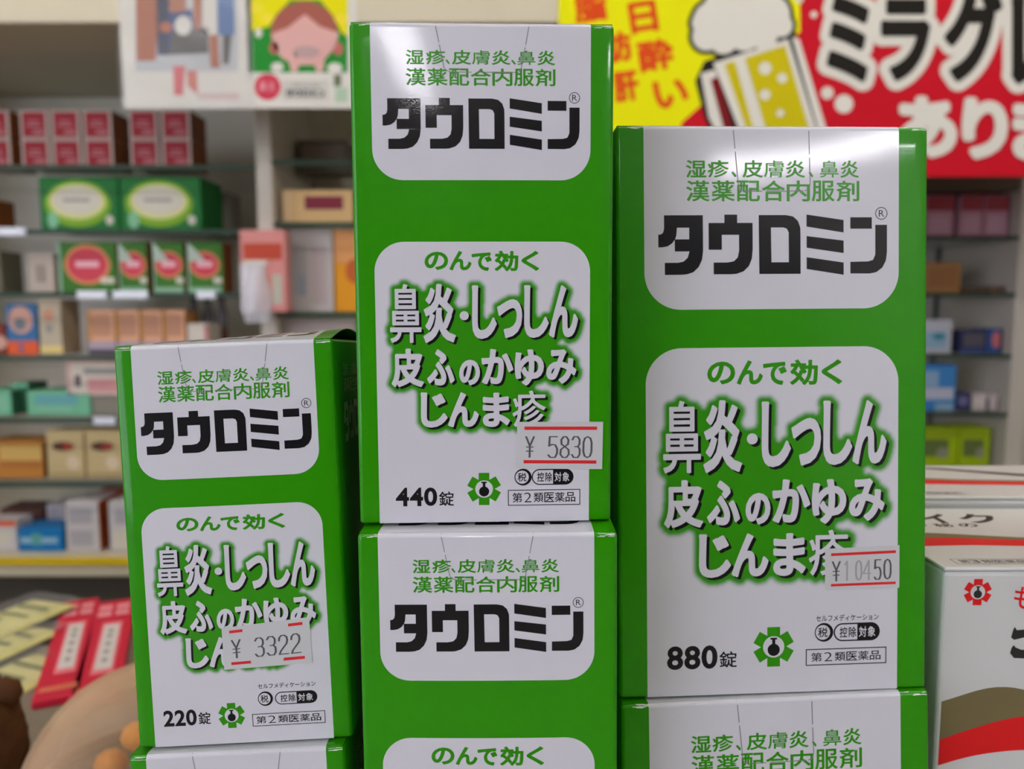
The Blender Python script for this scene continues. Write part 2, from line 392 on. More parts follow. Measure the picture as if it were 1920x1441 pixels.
_CART = {}
def carton_meshes(k):
    if k in _CART: return _CART[k]
    L = LAY[k]; F = Face(k, 0.0006); W, H, D, r = F.W, F.Hm, L['D'], F.r
    out = {}
    # --- shell: rounded rectangular rings stacked from bottom to top
    mb = MB(); rings = []
    def outline(ins, z, bulge):
        pts = []
        x1 = W/2 - ins; y0 = ins; y1 = D - ins; rr = max(r - ins, 1e-5)
        NF = 28
        for i in range(NF + 1):                      # front, left to right
            x = -(x1 - rr) + 2 * (x1 - rr) * i / NF
            pts.append((x, y0 - bulge * math.sin(math.pi * (x / W + .5)), z))
        def arc(cx, cy, a0):
            for j in range(1, 4):
                a = a0 + math.pi / 2 * j / 4
                pts.append((cx + rr * math.cos(a), cy + rr * math.sin(a), z))
        arc(x1 - rr, y0 + rr, -math.pi/2)
        for i in range(7): pts.append((x1 + 0.25 * bulge * math.sin(math.pi * i / 6), y0 + rr + (y1 - y0 - 2*rr) * i / 6, z))
        arc(x1 - rr, y1 - rr, 0)
        for i in range(9): pts.append(((x1 - rr) - 2 * (x1 - rr) * i / 8, y1, z))
        arc(-x1 + rr, y1 - rr, math.pi/2)
        for i in range(7): pts.append((-x1 - 0.25 * bulge * math.sin(math.pi * i / 6), y1 - rr - (y1 - y0 - 2*rr) * i / 6, z))
        arc(-x1 + rr, y0 + rr, math.pi)
        return pts
    rb = 0.0006
    for a in np.linspace(0, math.pi/2, 4)[:-1]: rings.append(outline(rb * (1 - math.sin(a)), rb * (1 - math.cos(a)), 0))
    for z in np.linspace(rb, H - r, 34): rings.append(outline(0, z, F.b * math.sin(math.pi * z / H)))
    bl = F.b * math.sin(math.pi * (H - r) / H)
    for a in np.linspace(0, math.pi/2, 6)[1:]: rings.append(outline(r * (1 - math.cos(a)), H - r + r * math.sin(a), bl * max(0, 1 - a)))
    n = len(rings[0])
    v = [p for q in rings for p in q]
    f = [(j*n + i, j*n + (i+1) % n, (j+1)*n + (i+1) % n, (j+1)*n + i) for j in range(len(rings) - 1) for i in range(n)]
    f += [tuple(range(n - 1, -1, -1)), tuple((len(rings) - 1) * n + i for i in range(n))]
    sides = [q for q in f if len(q) == 4 and all(abs(v[i][0]) > W/2 - 1e-4 for i in q)]
    mb.add(v, [q for q in f if q not in set(sides)], GREEN); mb.add(v, sides, GREENSIDE)
    # print on the right-hand side
    for part, m in ((logo(18, L['logo'][1], 86, L['logo'][3]), SIDEINK), (line('漢薬配合内服剤', 22, L['sub2'][1], 80, L['sub2'][3]), SIDEINK), (line('湿疹、皮膚炎、鼻炎', 22, L['sub1'][1], 80, L['sub1'][3]), SIDEINK)):
        mb.add([(W/2 + 0.25 * F.b + 2 * EPS, p[0] / 100 * D, p[1] / 100 * W) for p in part[0]], part[1], m)
    out['carton_body'] = mb
    # --- upper label
    mb = MB()
    x0, x1 = L['stripe']; top = (H - r + r * math.pi / 2) / W * 100
    F.put(mb, panel_grid(x0, x1, L['pb'], top, 0, 11.5, 30, 60, (H - r) / W * 100), WHITE, 1)
    hs = L['sub1']; cells = SUB1T if L['tight'] else SUB1W; c0, c1 = cells[0][1], cells[-1][2]
    for ch, a, b in cells:
        X = lambda t: hs[0] + (t - c0) / (c1 - c0) * (hs[2] - hs[0])
        hgt = hs[3] - hs[1]
        y0, y1 = (hs[1] + .02*hgt, hs[1] + .34*hgt) if ch == '、' else (hs[1], hs[3])
        F.put(mb, fit(ch, X(a), y0, X(b), y1, 0.006) if ch in '膚鼻' else bolder(fit(ch, X(a) + .1, y0, X(b) - .1, y1, 0.004), .12, .07), INKGREEN, 2)
    h2 = L['sub2']
    for i, ch in enumerate('漢薬配合内服剤'):
        st = (h2[2] - h2[0]) / 6.93
        F.put(mb, bolder(fit(ch, h2[0] + st*i + .1, h2[1], h2[0] + st*(i + .93) - .1, h2[3], 0.004), .12, .07), INKGREEN, 2)
    F.put(mb, logo(*L['logo']), BLACK, 2)
    cx, cy, rr = L['R']
    F.put(mb, ring(cx, cy, rr * .88, rr), BLACK, 2); F.put(mb, fit('R', cx - rr*.42, cy - rr*.52, cx + rr*.48, cy + rr*.52), BLACK, 2)
    pf = L['perf']; wd = 0.28
    segs = []
    def dash(a, b, gaps):
        a, b = np.array(a), np.array(b)
        for t0, t1 in gaps: segs.append(stroke([a + (b-a)*t0, a + (b-a)*t1], wd, 1.5))
    dash(pf[0], pf[1], [(0, .43), (.5, 1)]); segs.append(stroke(pf[1:4], wd, 1.5)); dash(pf[3], pf[4], [(0, .3), (.37, .97)]); segs.append(stroke(pf[4:7], wd, 1.5)); dash(pf[6], pf[7], [(0, .45), (.52, 1)])
    for sgm in segs: F.put(mb, sgm, CUT, 3)
    top_s = (H - r) / W * 100; rw = random.Random(len(k) + int(k))
    for _ in range(16):
        u = rw.choice([rw.uniform(1, x0 - 1), rw.uniform(x1 + 1, 98), rw.uniform(1, 99)]); ln = rw.uniform(1.2, 5.5); hh = top_s + rw.uniform(.1, 1.5)
        F.put(mb, stroke([(u, hh), (min(u + ln, 99), hh + rw.uniform(-.25, .25))], rw.uniform(.1, .3), 1.0), WEAR, 2.6)
    out['upper_label'] = mb
    # --- lower label with the haloed headline
    hb = L['head']
    X = lambda t: hb[0] + (t - 729.4) / 353.6 * (hb[2] - hb[0])
    Y = lambda t: hb[3] - (t - 531.7) / 266.6 * (hb[3] - hb[1])
    hw = .34; heads = [q for ch, a, b, c, d in HEAD for q in bolder(fit(ch, X(a) + hw, Y(d) + hw, X(c) - hw, Y(b) - hw, 0.0 if ch in '鼻疹' else 0.018), hw * (.7 if ch in '鼻疹' else 1), hw * (.55 if ch in '鼻疹' else 1))]
    heads.append(disc(X(868.7), Y(590.7), 1.75, 24))
    res = 0.3; bx = (L['lp'][0] - 1, hb[1] - 8, L['lp'][1] + 1, hb[3] + 8)
    shp = [(v + np.array(o), t) for v, t in heads for o in ((0, 0), (.92, -.82))]
    im = raster(shp, *bx, res)
    near = distance(im, 9) <= 8                 # gaps between the letters fill with ink
    im |= distance(~near, 9) > 8
    open_ = distance(im, 6) > 5                       # paper the halo does not reach
    sea = np.zeros_like(open_); sea[0, :] = sea[-1, :] = True; sea[:, 0] = sea[:, -1] = True; sea &= open_
    while True:                                    # paper joined to the margin stays white, islands between the lines fill
        g = sea.copy(); g[1:] |= sea[:-1]; g[:-1] |= sea[1:]; g[:, 1:] |= sea[:, :-1]; g[:, :-1] |= sea[:, 1:]; g &= open_
        if (g == sea).all(): break
        sea = g
    im |= open_ & ~sea
    im |= (distance(~open_ | (open_ & ~sea), 9) <= 0) & (distance(sea, 12) > 9)
    d = distance(im, 14) * res
    ink = np.clip((2.9 - d) / 2.1, 0, 1); ink = ink * ink * (3 - 2 * ink)
    gv, gf = panel_grid(L['lp'][0], L['lp'][1], 0.05, L['lt'], 11.5, 0, 150, 190)
    mb = MB(); F.put(mb, (gv, gf), HALO, 1)
    ix = (gv[:, 0] - bx[0]) / res - .5; iy = (gv[:, 1] - bx[1]) / res - .5
    okk = (ix > 0) & (iy > 0) & (ix < ink.shape[1] - 2) & (iy < ink.shape[0] - 2)
    ii = np.clip(ix.astype(int), 0, ink.shape[1] - 2); jj = np.clip(iy.astype(int), 0, ink.shape[0] - 2)
    fx = ix - ii; fy = iy - jj
    val = (ink[jj, ii]*(1-fx) + ink[jj, ii+1]*fx)*(1-fy) + (ink[jj+1, ii]*(1-fx) + ink[jj+1, ii+1]*fx)*fy
    mb.ink = np.where(okk, val, 0.0)
    for i, (v, t) in enumerate(heads): F.put(mb, (v + np.array([.92, -.82]), t), BLACK, 2 + .08 * (i % 8))
    for i, (v, t) in enumerate(heads): F.put(mb, (v, t), WHITE, 3 + .08 * (i % 8))
    nb = L['non']
    for ch, a, b, c, dd in NON:
        U = lambda t: nb[0] + (t - 555) / 765 * (nb[2] - nb[0]); V = lambda t: nb[3] - (t - 178) / 137 * (nb[3] - nb[1])
        F.put(mb, bolder(fit(ch, U(a) + .2, V(dd) + .2, U(c) - .2, V(b) - .2, 0.012), .2), INKGREEN, 2)
    nx0, ny0, nx1, ny1 = L['numb']; st = (nx1 - nx0) / 2.94
    for i, ch in enumerate(L['num']): F.put(mb, fit(ch, nx0 + st*i, ny0, nx0 + st*(i + .94), ny1, 0.03), BLACK, 2)
    F.put(mb, fit('錠', *L['jo'], 0.012), BLACK, 2)
    star, hole, flask = emblem(*L['emb'])
    F.put(mb, star, INKGREEN, 2); F.put(mb, hole, WHITE, 3); F.put(mb, flask, BLACK, 4)
    F.put(mb, line('セルフメディケーション', *L['selfm'], 0.012), BLACK, 2)
    cx, cy, rr = L['circ']
    F.put(mb, disc(cx + .25, cy, rr), BLACK, 2); F.put(mb, disc(cx - .12, cy, rr * .78), WHITE, 3); F.put(mb, fit('税', cx - rr*.55 - .1, cy - rr*.52, cx + rr*.5 - .1, cy + rr*.52, .012), BLACK, 4)
    p = L['pill']; ph = (p[3] - p[1]) / 2; pc = (p[1] + p[3]) / 2; mid = p[0] + .51 * (p[2] - p[0])
    F.put(mb, [disc(p[0] + ph, pc, ph), disc(p[2] - ph, pc, ph), rect(p[0] + ph, p[1], p[2] - ph, p[3])], BLACK, 2)
    t = .45
    F.put(mb, [disc(p[0] + ph, pc, ph - t), rect(p[0] + ph, p[1] + t, mid, p[3] - t)], WHITE, 3)
    w2 = (p[2] - p[0]) * .155; gh = ph * .58
    for ch, gx, m in (('控', p[0] + .13*(p[2]-p[0]), BLACK), ('除', p[0] + .325*(p[2]-p[0]), BLACK), ('対', p[0] + .545*(p[2]-p[0]), WHITE), ('象', p[0] + .735*(p[2]-p[0]), WHITE)):
        F.put(mb, fit(ch, gx, pc - gh, gx + w2*1.06, pc + gh, .014), m, 4)
    c = L['cls']; F.put(mb, frame_rect(*c, .32), BLACK, 2)
    st = (c[2] - c[0] - 3.4) / 6
    for i, ch in enumerate('第2類医薬品'): F.put(mb, fit(ch, c[0] + 1.75 + st*i + (.1*st if ch == '2' else 0), c[1] + 1.25, c[0] + 1.75 + st*(i + (.8 if ch == '2' else .93)), c[3] - 1.2, -.012 if ch == '2' else .008), BLACK, 2)
    out['lower_label'] = mb
    _CART[k] = (F, out)
    return _CART[k]

def lid_mesh(k, arch):
    F, _ = carton_meshes(k); L = LAY[k]; W, H, D, r = F.W, F.Hm, L['D'], F.r
    mb = MB(); th = 0.00014; N = 24; M = 12
    def z(u, t): return H + arch * math.sin(math.pi * t) * (.3 + .7 * u / 100)
    def P(u, t, off): return ((u / 100 - .5) * W, r * .75 + (D - r * 1.6) * t, z(u, t) + off)
    x0, x1 = L['stripe']; us = np.concatenate([[.6, x0], np.linspace(x0, x1, M - 1)[1:-1], [x1, 99.4]]); assert len(us) == M + 1; ts = np.linspace(0, 1, N + 1); n = M + 1
    v = [P(u, t, 1e-5) for t in ts for u in us] + [P(u, t, th) for t in ts for u in us]
    b = n * (N + 1)
    f = []
    for j in range(N):
        for i in range(M):
            q = (j*n + i, j*n + i + 1, (j+1)*n + i + 1, (j+1)*n + i)
            f.append(tuple(b + a for a in q)); f.append(q[::-1])
    edge = [i for i in range(n)] + [j*n + M for j in range(1, N+1)] + [N*n + i for i in range(M-1, -1, -1)] + [j*n for j in range(N-1, 0, -1)]
    fw = []
    for a, c in zip(edge, edge[1:] + edge[:1]): (fw if a < n and c < n and 0 < a < M - 1 + 1 and 0 < c < M else f).append((a, c, b + c, b + a))
    mb.add(v, f, GREEN); mb.add(v, fw, WHITE)
    x0, x1 = L['stripe']; uu = np.linspace(x0, x1, 9); v = [P(u, t, th + EPS) for t in ts for u in uu]
    mb.add(v, [(j*9 + i, j*9 + i + 1, (j+1)*9 + i + 1, (j+1)*9 + i) for j in range(N) for i in range(8)], WHITE)
    lx0, _, lx1, _ = L['logo']
    vv, ff = logo(lx0, 0, lx1, 1)
    t0 = 0.0062 / D; t1 = t0 + .192 * W / D
    mb.add([P(p[0], t0 + p[1] * (t1 - t0), th + 2 * EPS) for p in vv], ff, BLACK)
    return mb

def sticker_mesh(k, spec):
    """spec: chars with boxes in fractions of the sticker, worn flags, bar extents"""
    F, _ = carton_meshes(k); q = [np.array(p) for p in LAY[k]['st']]
    bil = lambda s, t: (q[3]*(1-s) + q[2]*s)*(1-t) + (q[0]*(1-s) + q[1]*s)*t
    mb = MB(); n = 9
    grid = [(i/8, j/8) for j in range(n) for i in range(n)]
    fs = [(j*n + i, j*n + i + 1, (j+1)*n + i + 1, (j+1)*n + i) for j in range(8) for i in range(8)]
    mb.add([F.map(*bil(*g), 8) for g in grid], fs, STICKER)
    ink = MB()
    put = lambda part, m: ink.add([F.map(*bil(*p), 9.5) for p in part[0]], part[1], m)
    for (x0, y0, x1, y1) in spec['bars']: put(rect(x0, y0, x1, y1), REDINK)
    for ch, x0, y0, x1, y1, worn in spec['chars']:
        put(digit(ch, x0, y0, x1, y1, spec.get('wd', .016)), STAMPW if worn else STAMP)
    return mb, ink

def green_carton(k, label, t, rot, scale_k, lid_arch=0.0002, sticker=None):
    F, parts = carton_meshes(k)
    loc = Vector(t) * scale_k + Vector((0, 0, CAMZ))
    e = thing('medicine_carton', label, 'medicine box', loc, tuple(rad(a) for a in rot), 'green and white medicine cartons on the counter')
    for nm, mb in parts.items():
        if k + nm in _MESH:
            o = bpy.data.objects.new(nm, _MESH[k + nm]); C.objects.link(o); o.parent = e
            continue
        o = mb.build(nm, e, smooth=(nm == 'carton_body'))
        if nm == 'carton_body':
            o['label'] = 'green printed carton body'
        if hasattr(mb, 'ink'):
            a = o.data.attributes.new('ink', 'FLOAT', 'POINT')
            arr = np.zeros(len(o.data.vertices), np.float32); arr[:len(mb.ink)] = mb.ink
            a.data.foreach_set('value', arr)
        _MESH[k + nm] = o.data
    lid_mesh(k, lid_arch).build('lid', e)
    if sticker:
        paper, ink = sticker_mesh(k, sticker); o = paper.build('price_sticker', e); ink.build('price_print', o); o['label'] = 'white price sticker with red bars'
    return e
_MESH = {}

st440 = dict(bars=[(.085,.83,.93,.9),(.085,.115,.93,.185)], chars=[('¥',.105,.245,.20,.685,0),('5',.365,.245,.475,.685,0),('8',.505,.245,.61,.685,0),('3',.64,.245,.735,.685,0),('0',.77,.245,.875,.685,0)], wd=.023)
st880 = dict(bars=[(.08,.82,.95,.885),(.08,.09,.95,.15)], chars=[('¥',.10,.22,.20,.68,0),('1',.25,.22,.33,.68,1),('0',.41,.22,.49,.68,1),('4',.51,.22,.61,.68,1),('5',.66,.22,.75,.68,0),('0',.79,.22,.885,.68,0)], wd=.025)
st220 = dict(bars=[(.085,.85,.92,.915),(.085,.10,.92,.165)], chars=[('¥',.105,.26,.20,.68,0),('3',.365,.25,.465,.67,0),('3',.50,.25,.60,.67,0),('2',.635,.25,.74,.67,0),('2',.775,.25,.88,.67,0)], wd=.022)

green_carton('440', 'tallest green medicine carton, marked 440, with 5830 yen sticker, on the middle stack', (-.00681,.19781,-.05607), (-.48,-.24,2.1), .95, sticker=st440)
green_carton('440', 'green medicine carton without sticker directly beneath the 5830 yen carton', (-.00508,.1878,-.1832), (-.99,-.57,-.59), .95)
green_carton('880', 'widest green medicine carton, marked 880, with 10450 yen sticker', (.06724,.18808,-.09804), (-4.01,-.44,3.24), 1.09, sticker=st880)
green_carton('880', 'green medicine carton directly beneath the 10450 yen carton, only its top showing', (.07007,.17618,-.24172), (-4.0,-.87,3.68), 1.09)
green_carton('220', 'smallest green medicine carton, marked 220, tilted, with 3322 yen sticker', (-.06871,.1885,-.11172), (-3.13,-2.3,1.47), 1.0, lid_arch=0.003, sticker=st220)
green_carton('220', 'green medicine carton directly beneath the 3322 yen carton, mostly below the frame', (-.06535,.18042,-.21545), (-3.0,-2.7,.67), 1.0)

# ------------------------------------------------------------------ counter, riser, room shell
CZ = CAMZ - 0.2678          # counter top
WOOD = mat('counter_laminate', (132, 120, 104), 0.5, 0.3, mottle=.25, mscale=30)
DARK = mat('recess_brown', (104, 96, 84), 0.7, 0.3)
CREAM = mat('cream_board', (210, 200, 175), 0.5, 0.4)
POSTC = mat('post_cream', (212, 203, 188), 0.45, 0.4)
BACKP = mat('back_panel', (240, 233, 216), 0.6, 0.3, mottle=.2, mscale=3)
WALLM = mat('wall_paint', (214, 208, 194), 0.7, 0.3)

ct = thing('counter', 'shop counter carrying the green medicine cartons', 'counter', (0, 0.36, 0))
mb = MB(); mb.box(-1.6, 1.6, -.30, .30, CZ - .035, CZ, WOOD, .004); mb.build('worktop', ct)
mb = MB(); mb.box(-1.58, 1.58, -.26, .27, .002, CZ - .035, DARK, .003); mb.build('base', ct)
def riser(label, x0, x1, y0, y1, z0, z1):
    mb = MB(); mb.box(x0, x1, y0, y1, 0, z1 - z0, mat('riser_board', (200, 198, 190), .5, .4), .0015)
    mb.box(x0 + .004, x1 - .004, y0 - .0006, y0 + .002, .004, z1 - z0 - .004, POSTC)
    o = mb.build('display_riser', loc=(0, 0, z0)); return setp(o, label, 'display riser', 'risers under the carton stacks')
riser('low white riser block under the middle carton stack', -.036, .026, .182, .224, CZ + .0003, CAMZ - .1832 * .95 - .0012)
riser('low white riser block under the tilted left carton stack', -.091, -.0395, .184, .23, CZ + .0003, CAMZ - .21545 - .0042)

def wallbox(name, *a):
    mb = MB(); mb.box(*a); return setp(mb.build(name), kind='structure')
RX, RY0, RY1, RZ = 3.0, -5.2, 2.05, 2.7
wallbox('floor', -RX, RX, RY0, RY1, -.05, 0, mat('floor_tile', (168, 160, 148), .35, .5, mottle=.3, mscale=6))
wallbox('ceiling', -RX, RX, RY0, RY1, RZ, RZ + .05, mat('ceiling_paint', (232, 228, 218), .8, .2))
wallbox('wall_back', -RX, RX, RY1, RY1 + .06, 0, RZ, WALLM)
wallbox('wall_right', RX, RX + .06, RY0, RY1, 0, RZ, WALLM)
wallbox('wall_front', -RX, RX, RY0 - .06, RY0, 0, RZ, mat('dark_reflection_wall', (70, 62, 54), .6, .3, mottle=.3, mscale=5))  # unseen wall coloured dark so the carton fronts mirror less light
mb = MB()      # wall with the shop window
WY0, WY1, WZ0, WZ1 = -3.55, -.35, .5, 2.45
mb.box(-RX - .06, -RX, RY0, WY0, 0, RZ, WALLM); mb.box(-RX - .06, -RX, WY1, RY1, 0, RZ, WALLM)
mb.box(-RX - .06, -RX, WY0, WY1, 0, WZ0, WALLM); mb.box(-RX - .06, -RX, WY0, WY1, WZ1, RZ, WALLM)
setp(mb.build('wall_left'), kind='structure')
win = bpy.data.objects.new('window_1', None); C.objects.link(win); win.location = (-RX - .03, (WY0 + WY1) / 2, WZ0); win['kind'] = 'structure'
wl, wh = (WY1 - WY0) / 2, WZ1 - WZ0
mb = MB(); mb.box(-.003, .003, -wl, wl, 0, wh, PANE); mb.build('pane', win)
mb = MB(); ALU = mat('aluminium', (170, 170, 172), .35, .5, metal=.9)
for y in (-wl, -.56, .5, wl - .06): mb.box(-.03, .03, y, y + .06, 0, wh, ALU)
mb.box(-.03, .03, -wl, wl, 0, .05, ALU); mb.box(-.03, .03, -wl, wl, wh - .05, wh, ALU)
mb.build('window_frame', win)

# fluorescent fittings on the ceiling: housing, two glowing tubes and the lamp's own light
def emit(name, col, st):
    m = bpy.data.materials.new(name); m.use_nodes = True; nt = m.node_tree
    b = nt.nodes['Principled BSDF']; b.inputs['Emission Color'].default_value = col + (1,); b.inputs['Emission Strength'].default_value = st
    b.inputs['Base Color'].default_value = (.9, .9, .9, 1)
    return m
def fixture(x, y, label, glow, col, turn=0):
    e = thing('ceiling_light', label, 'light', (x, y, RZ), (0, 0, turn), group='fluorescent ceiling fittings')
    mb = MB(); mb.box(-.62, .62, -.11, .11, -.05, -.001, mat('fitting_white', (232, 232, 230), .4, .4), .004); mb.build('housing', e)
    tube = emit('lit_tube', col, glow)
    for s in (-.05, .05):
        mb = MB(); n = 12
        v = [(xx, s + .014 * math.cos(2*math.pi*i/n), -.07 + .014 * math.sin(2*math.pi*i/n)) for xx in (-.58, .58) for i in range(n)]
        mb.add(v, [(i, (i+1) % n, n + (i+1) % n, n + i) for i in range(n)] + [tuple(range(n)), tuple(range(2*n-1, n-1, -1))], tube); mb.build('tube', e, True)
WARMT, COOLT = (1.0, .95, .87), (.97, .96, 1.0)
fixture(-1.1, .35, 'ceiling light over the counter end with the photo poster', 19, WARMT)
fixture(.75, .35, 'ceiling light over the counter end with the banner', 19, WARMT)
fixture(-1.3, -1.4, 'ceiling light over the middle of the shop, window side', 20, COOLT)
fixture(1.1, -1.4, 'ceiling light over the middle of the shop, away from the window', 14, COOLT)
fixture(-.3, -3.75, 'ceiling light toward the far end of the shop, running lengthwise', 60, COOLT, math.pi / 2)
fixture(2.1, -3.42, 'ceiling light at the far corner of the shop', 52, COOLT, .42)

# header board over the shelves
YS = 1.2
zs = at(960, 43, YS).z
mb = MB(); mb.box(-RX, RX, YS, RY1, zs, RZ, CREAM, .003)
setp(mb.build('trim_1'), kind='structure')

# ------------------------------------------------------------------ shelving behind the counter
YF = 1.36          # front of the goods
YE = 1.33          # front edge of the shelves
YB = 1.60
def X(px, Y=YF): return (px - CX) / FPX * Y
def zof(py, Y, px=300): return at(px, py, Y).z

def shelving(label, px0, px1, Y0, Yb, glass, posts, board=None, back=BACKP):
    e = thing('display_shelf', label, 'shelving', ((X(px0, Y0) + X(px1, Y0)) / 2, Y0, 0))
    ox = e.location.x; W2 = X(px1, Y0) - X(px0, Y0)
    mb = MB(); mb.box(-W2/2, W2/2, Yb - Y0, Yb - Y0 + .02, .35, zs - .002, back); mb.build('back_panel', e)
    zb = board if board else .7
    for p in posts:
        mb = MB(); mb.box(X(p[0], Y0) - ox, X(p[1], Y0) - ox, 0, Yb - Y0, .002, zs - .002, POSTC, .003); mb.build('post', e)
    for a, b, z in glass:
        mb = MB(); x0, x1 = X(a, Y0) - ox, X(b, Y0) - ox
        mb.box(x0, x1, .0005, Yb - Y0, z - .008, z, SHELFGLASS)
        mb.box(x0, x1, -.001, .0004, z - .008, z, GLASSEDGE)
        mb.build('glass_shelf', e)
    return e
RA, RB, RC, RD, RE, RF, RG = [zof(y, YE) for y in (309, 430, 548, 667, 784, 904, 1043)]
MA, MBZ, MC_ = [zof(y, YE) for y in (300, 416, 585)]
left = shelving('cream display shelving with glass shelves behind the counter under the posters', -282, 1119, YE, YB,
   [(-250, 489, z) for z in (RA, RB, RC, RD, RE, RF)] + [(521, 1094, z) for z in (MA, MBZ, MC_, RD - .02, RE, RF)], [(490, 520), (-282, -252), (1095, 1119)])
ox, oy = left.location.x, left.location.y
mb = MB(); x0, x1 = X(-252, YE) - ox, X(1094, YE) - ox
mb.box(x0, x1, -.005, YB - YE, RG - .035, RG - .001, CREAM, .002); mb.build('bottom_board', left)
mb = MB(); mb.box(x0, x1, -.009, -.0051, RG - .0135, RG + .001, mat('yellow_rail', (226, 190, 10), .4, .5), .0006); o = mb.build('price_rail', left); o['label'] = 'yellow price rail'
mb = MB(); mb.box(x0, x1, .12, .14, .002, RG - .036, DARK); mb.build('base_panel', left)

TAGM = mat('tag_white', (214, 216, 228), .35, .5)
def shelf_tag(px0, px1, z, label, Y=YE):
    mb = MB(); w2 = X(px1, Y) - X(px0, Y)
    mb.box(-w2/2, w2/2, -.004, 0, -.011, .003, TAGM, .0008)
    mb.box(-w2/2 + .004, w2/2 - .004, -.0044, -.003, -.008, -.0005, mat('tag_film', (228, 230, 238), .2, .6))
    setp(mb.build('shelf_tag', loc=((X(px0, Y) + X(px1, Y)) / 2, Y - .0012, z)), label, 'price tag', 'tags on the glass shelf edges')
shelf_tag(-10, 64, RB, 'pale tag on the shelf edge left of the two oval-fronted green boxes')
shelf_tag(152, 208, RC, 'pale tag on the shelf edge under the widest red-circle box')
shelf_tag(218, 284, RC, 'pale tag on the shelf edge under the second red-circle box')
shelf_tag(374, 410, RC, 'small pale tag on the shelf edge under the fourth red-circle box')
shelf_tag(170, 212, RE, 'pale tag on the shelf edge right of the mint green boxes')

def goods(name, label, px0, px1, pytop, z, col, decals=(), Y=YF, depth=.06, group=None, cat='box', side=None, dz=0.0004, yaw=0, rough=.4):
    """one packed box standing on the shelf at height z, printed front facing the shop"""
    zt = zof(pytop, Y, (px0 + px1) / 2); h = zt - z - dz; W = X(px1, Y) - X(px0, Y)
    W -= .0008
    mb = MB(); mb.box(-W/2, W/2, 0, depth, 0, h, col, min(.0015, h * .1), 2, None, side)
    for k, dcl in enumerate(decals):
        m = dcl[-1]; lift = -.0003 - .00012 * k
        if dcl[0] == 'r': part = rect(*dcl[1:5])
        elif dcl[0] == 'e': part = disc(dcl[1], dcl[2], dcl[3], 28, dcl[4])
        elif dcl[0] == 'p': part = poly(dcl[1])
        elif dcl[0] == 't': part = line(*dcl[1:6], .02)
        mb.add([((p[0] - .5) * W, lift, p[1] * h) for p in part[0]], part[1], m)
    o = mb.build(name, loc=((X(px0, Y) + X(px1, Y)) / 2, Y, z + dz)); o.rotation_euler.z = yaw
    return setp(o, label, cat, group)

c_ = lambda n, *rgb: mat(n, rgb, .5, .22)
RED = c_('box_red', 160, 28, 42); CRM = c_('box_offwhite', 206, 184, 174); BRN = c_('box_brown', 138, 74, 26); LET = c_('box_lettering', 196, 120, 124)
# row of red boxes, two high
hA = (zof(207, YF) - RA)
def red_pair(px0, px1, where, brown_side):
    zt = zof(206, YF); hh = (zt - RA) / 2
    for up in (1, 0):
        py = 206 if up else None
        z0 = RA + hh * up + .0004
        W = X(px1) - X(px0) - .001
        mb = MB(); mb.box(-W/2, W/2, 0, .07, 0, hh - .0006, CRM, .0012, 2, None, BRN if brown_side else CRM)
        mb.add([((p[0]-.5)*W, -.0004, p[1]*hh) for p in rect(.1, .06, .9, .92)[0]], [(0,1,2,3)], RED)
        for (a, b, cc, d) in ((.24, .42, .74, .5), (.3, .56, .68, .63), (.45, .16, .84, .3)):
            mb.add([((p[0]-.5)*W, -.0007, p[1]*hh) for p in rect(a, b, cc, d)[0]], [(0,1,2,3)], LET)
        setp(mb.build('medicine_box', loc=((X(px0) + X(px1)) / 2, YF, z0)), ('upper' if up else 'lower') + ' red-fronted box ' + where, 'box', 'small red-fronted boxes on the top shelf')
red_pair(-12, 44, 'of the pair at the left edge of the top shelf', True)
red_pair(62, 115, 'in first column of the block of three columns', False)
red_pair(119, 173, 'in middle column of the block of three columns', False)
red_pair(177, 231, 'in last column of the block of three columns', True)
red_pair(261, 315, 'in left column under the photo poster', False)
red_pair(319, 374, 'in right column under the photo poster', True)

GB = c_('box_leaf_green', 22, 112, 44); LIME = c_('box_lime', 124, 172, 30); PALE = c_('box_pale', 212, 206, 190); GREY = c_('box_grey', 150, 146, 140)
for px0, px1, lab in ((90, 236, 'green box with large pale oval, left of the matching two'), (238, 388, 'green box with large pale oval, right of the matching two')):
    goods('tissue_box', lab, px0, px1, 331, RB, GB, [('e', .48, .5, .42, .43, LIME), ('e', .48, .54, .36, .33, c_('oval_halo', 214, 214, 140)), ('e', .48, .56, .31, .26, PALE), ('r', .3, .54, .64, .6, GREY), ('e', .16, .2, .07, .16, c_('leaf_pale', 130, 190, 150)), ('e', .88, .2, .05, .09, PALE)], depth=.1, group='green boxes with pale ovals')
goods('carton', 'brown box end cut by the left edge beside the oval-fronted green boxes', -45, 4, 372, RB, BRN, [('r', .1, .2, .8, .8, CRM)])
goods('carton', 'grey plain carton behind the post end of the oval box shelf', 392, 440, 360, RB, c_('box_dull', 136, 130, 116), [('r', .1, .1, .3, .9, c_('box_dull_dark', 84, 78, 66))], Y=YF+.1)

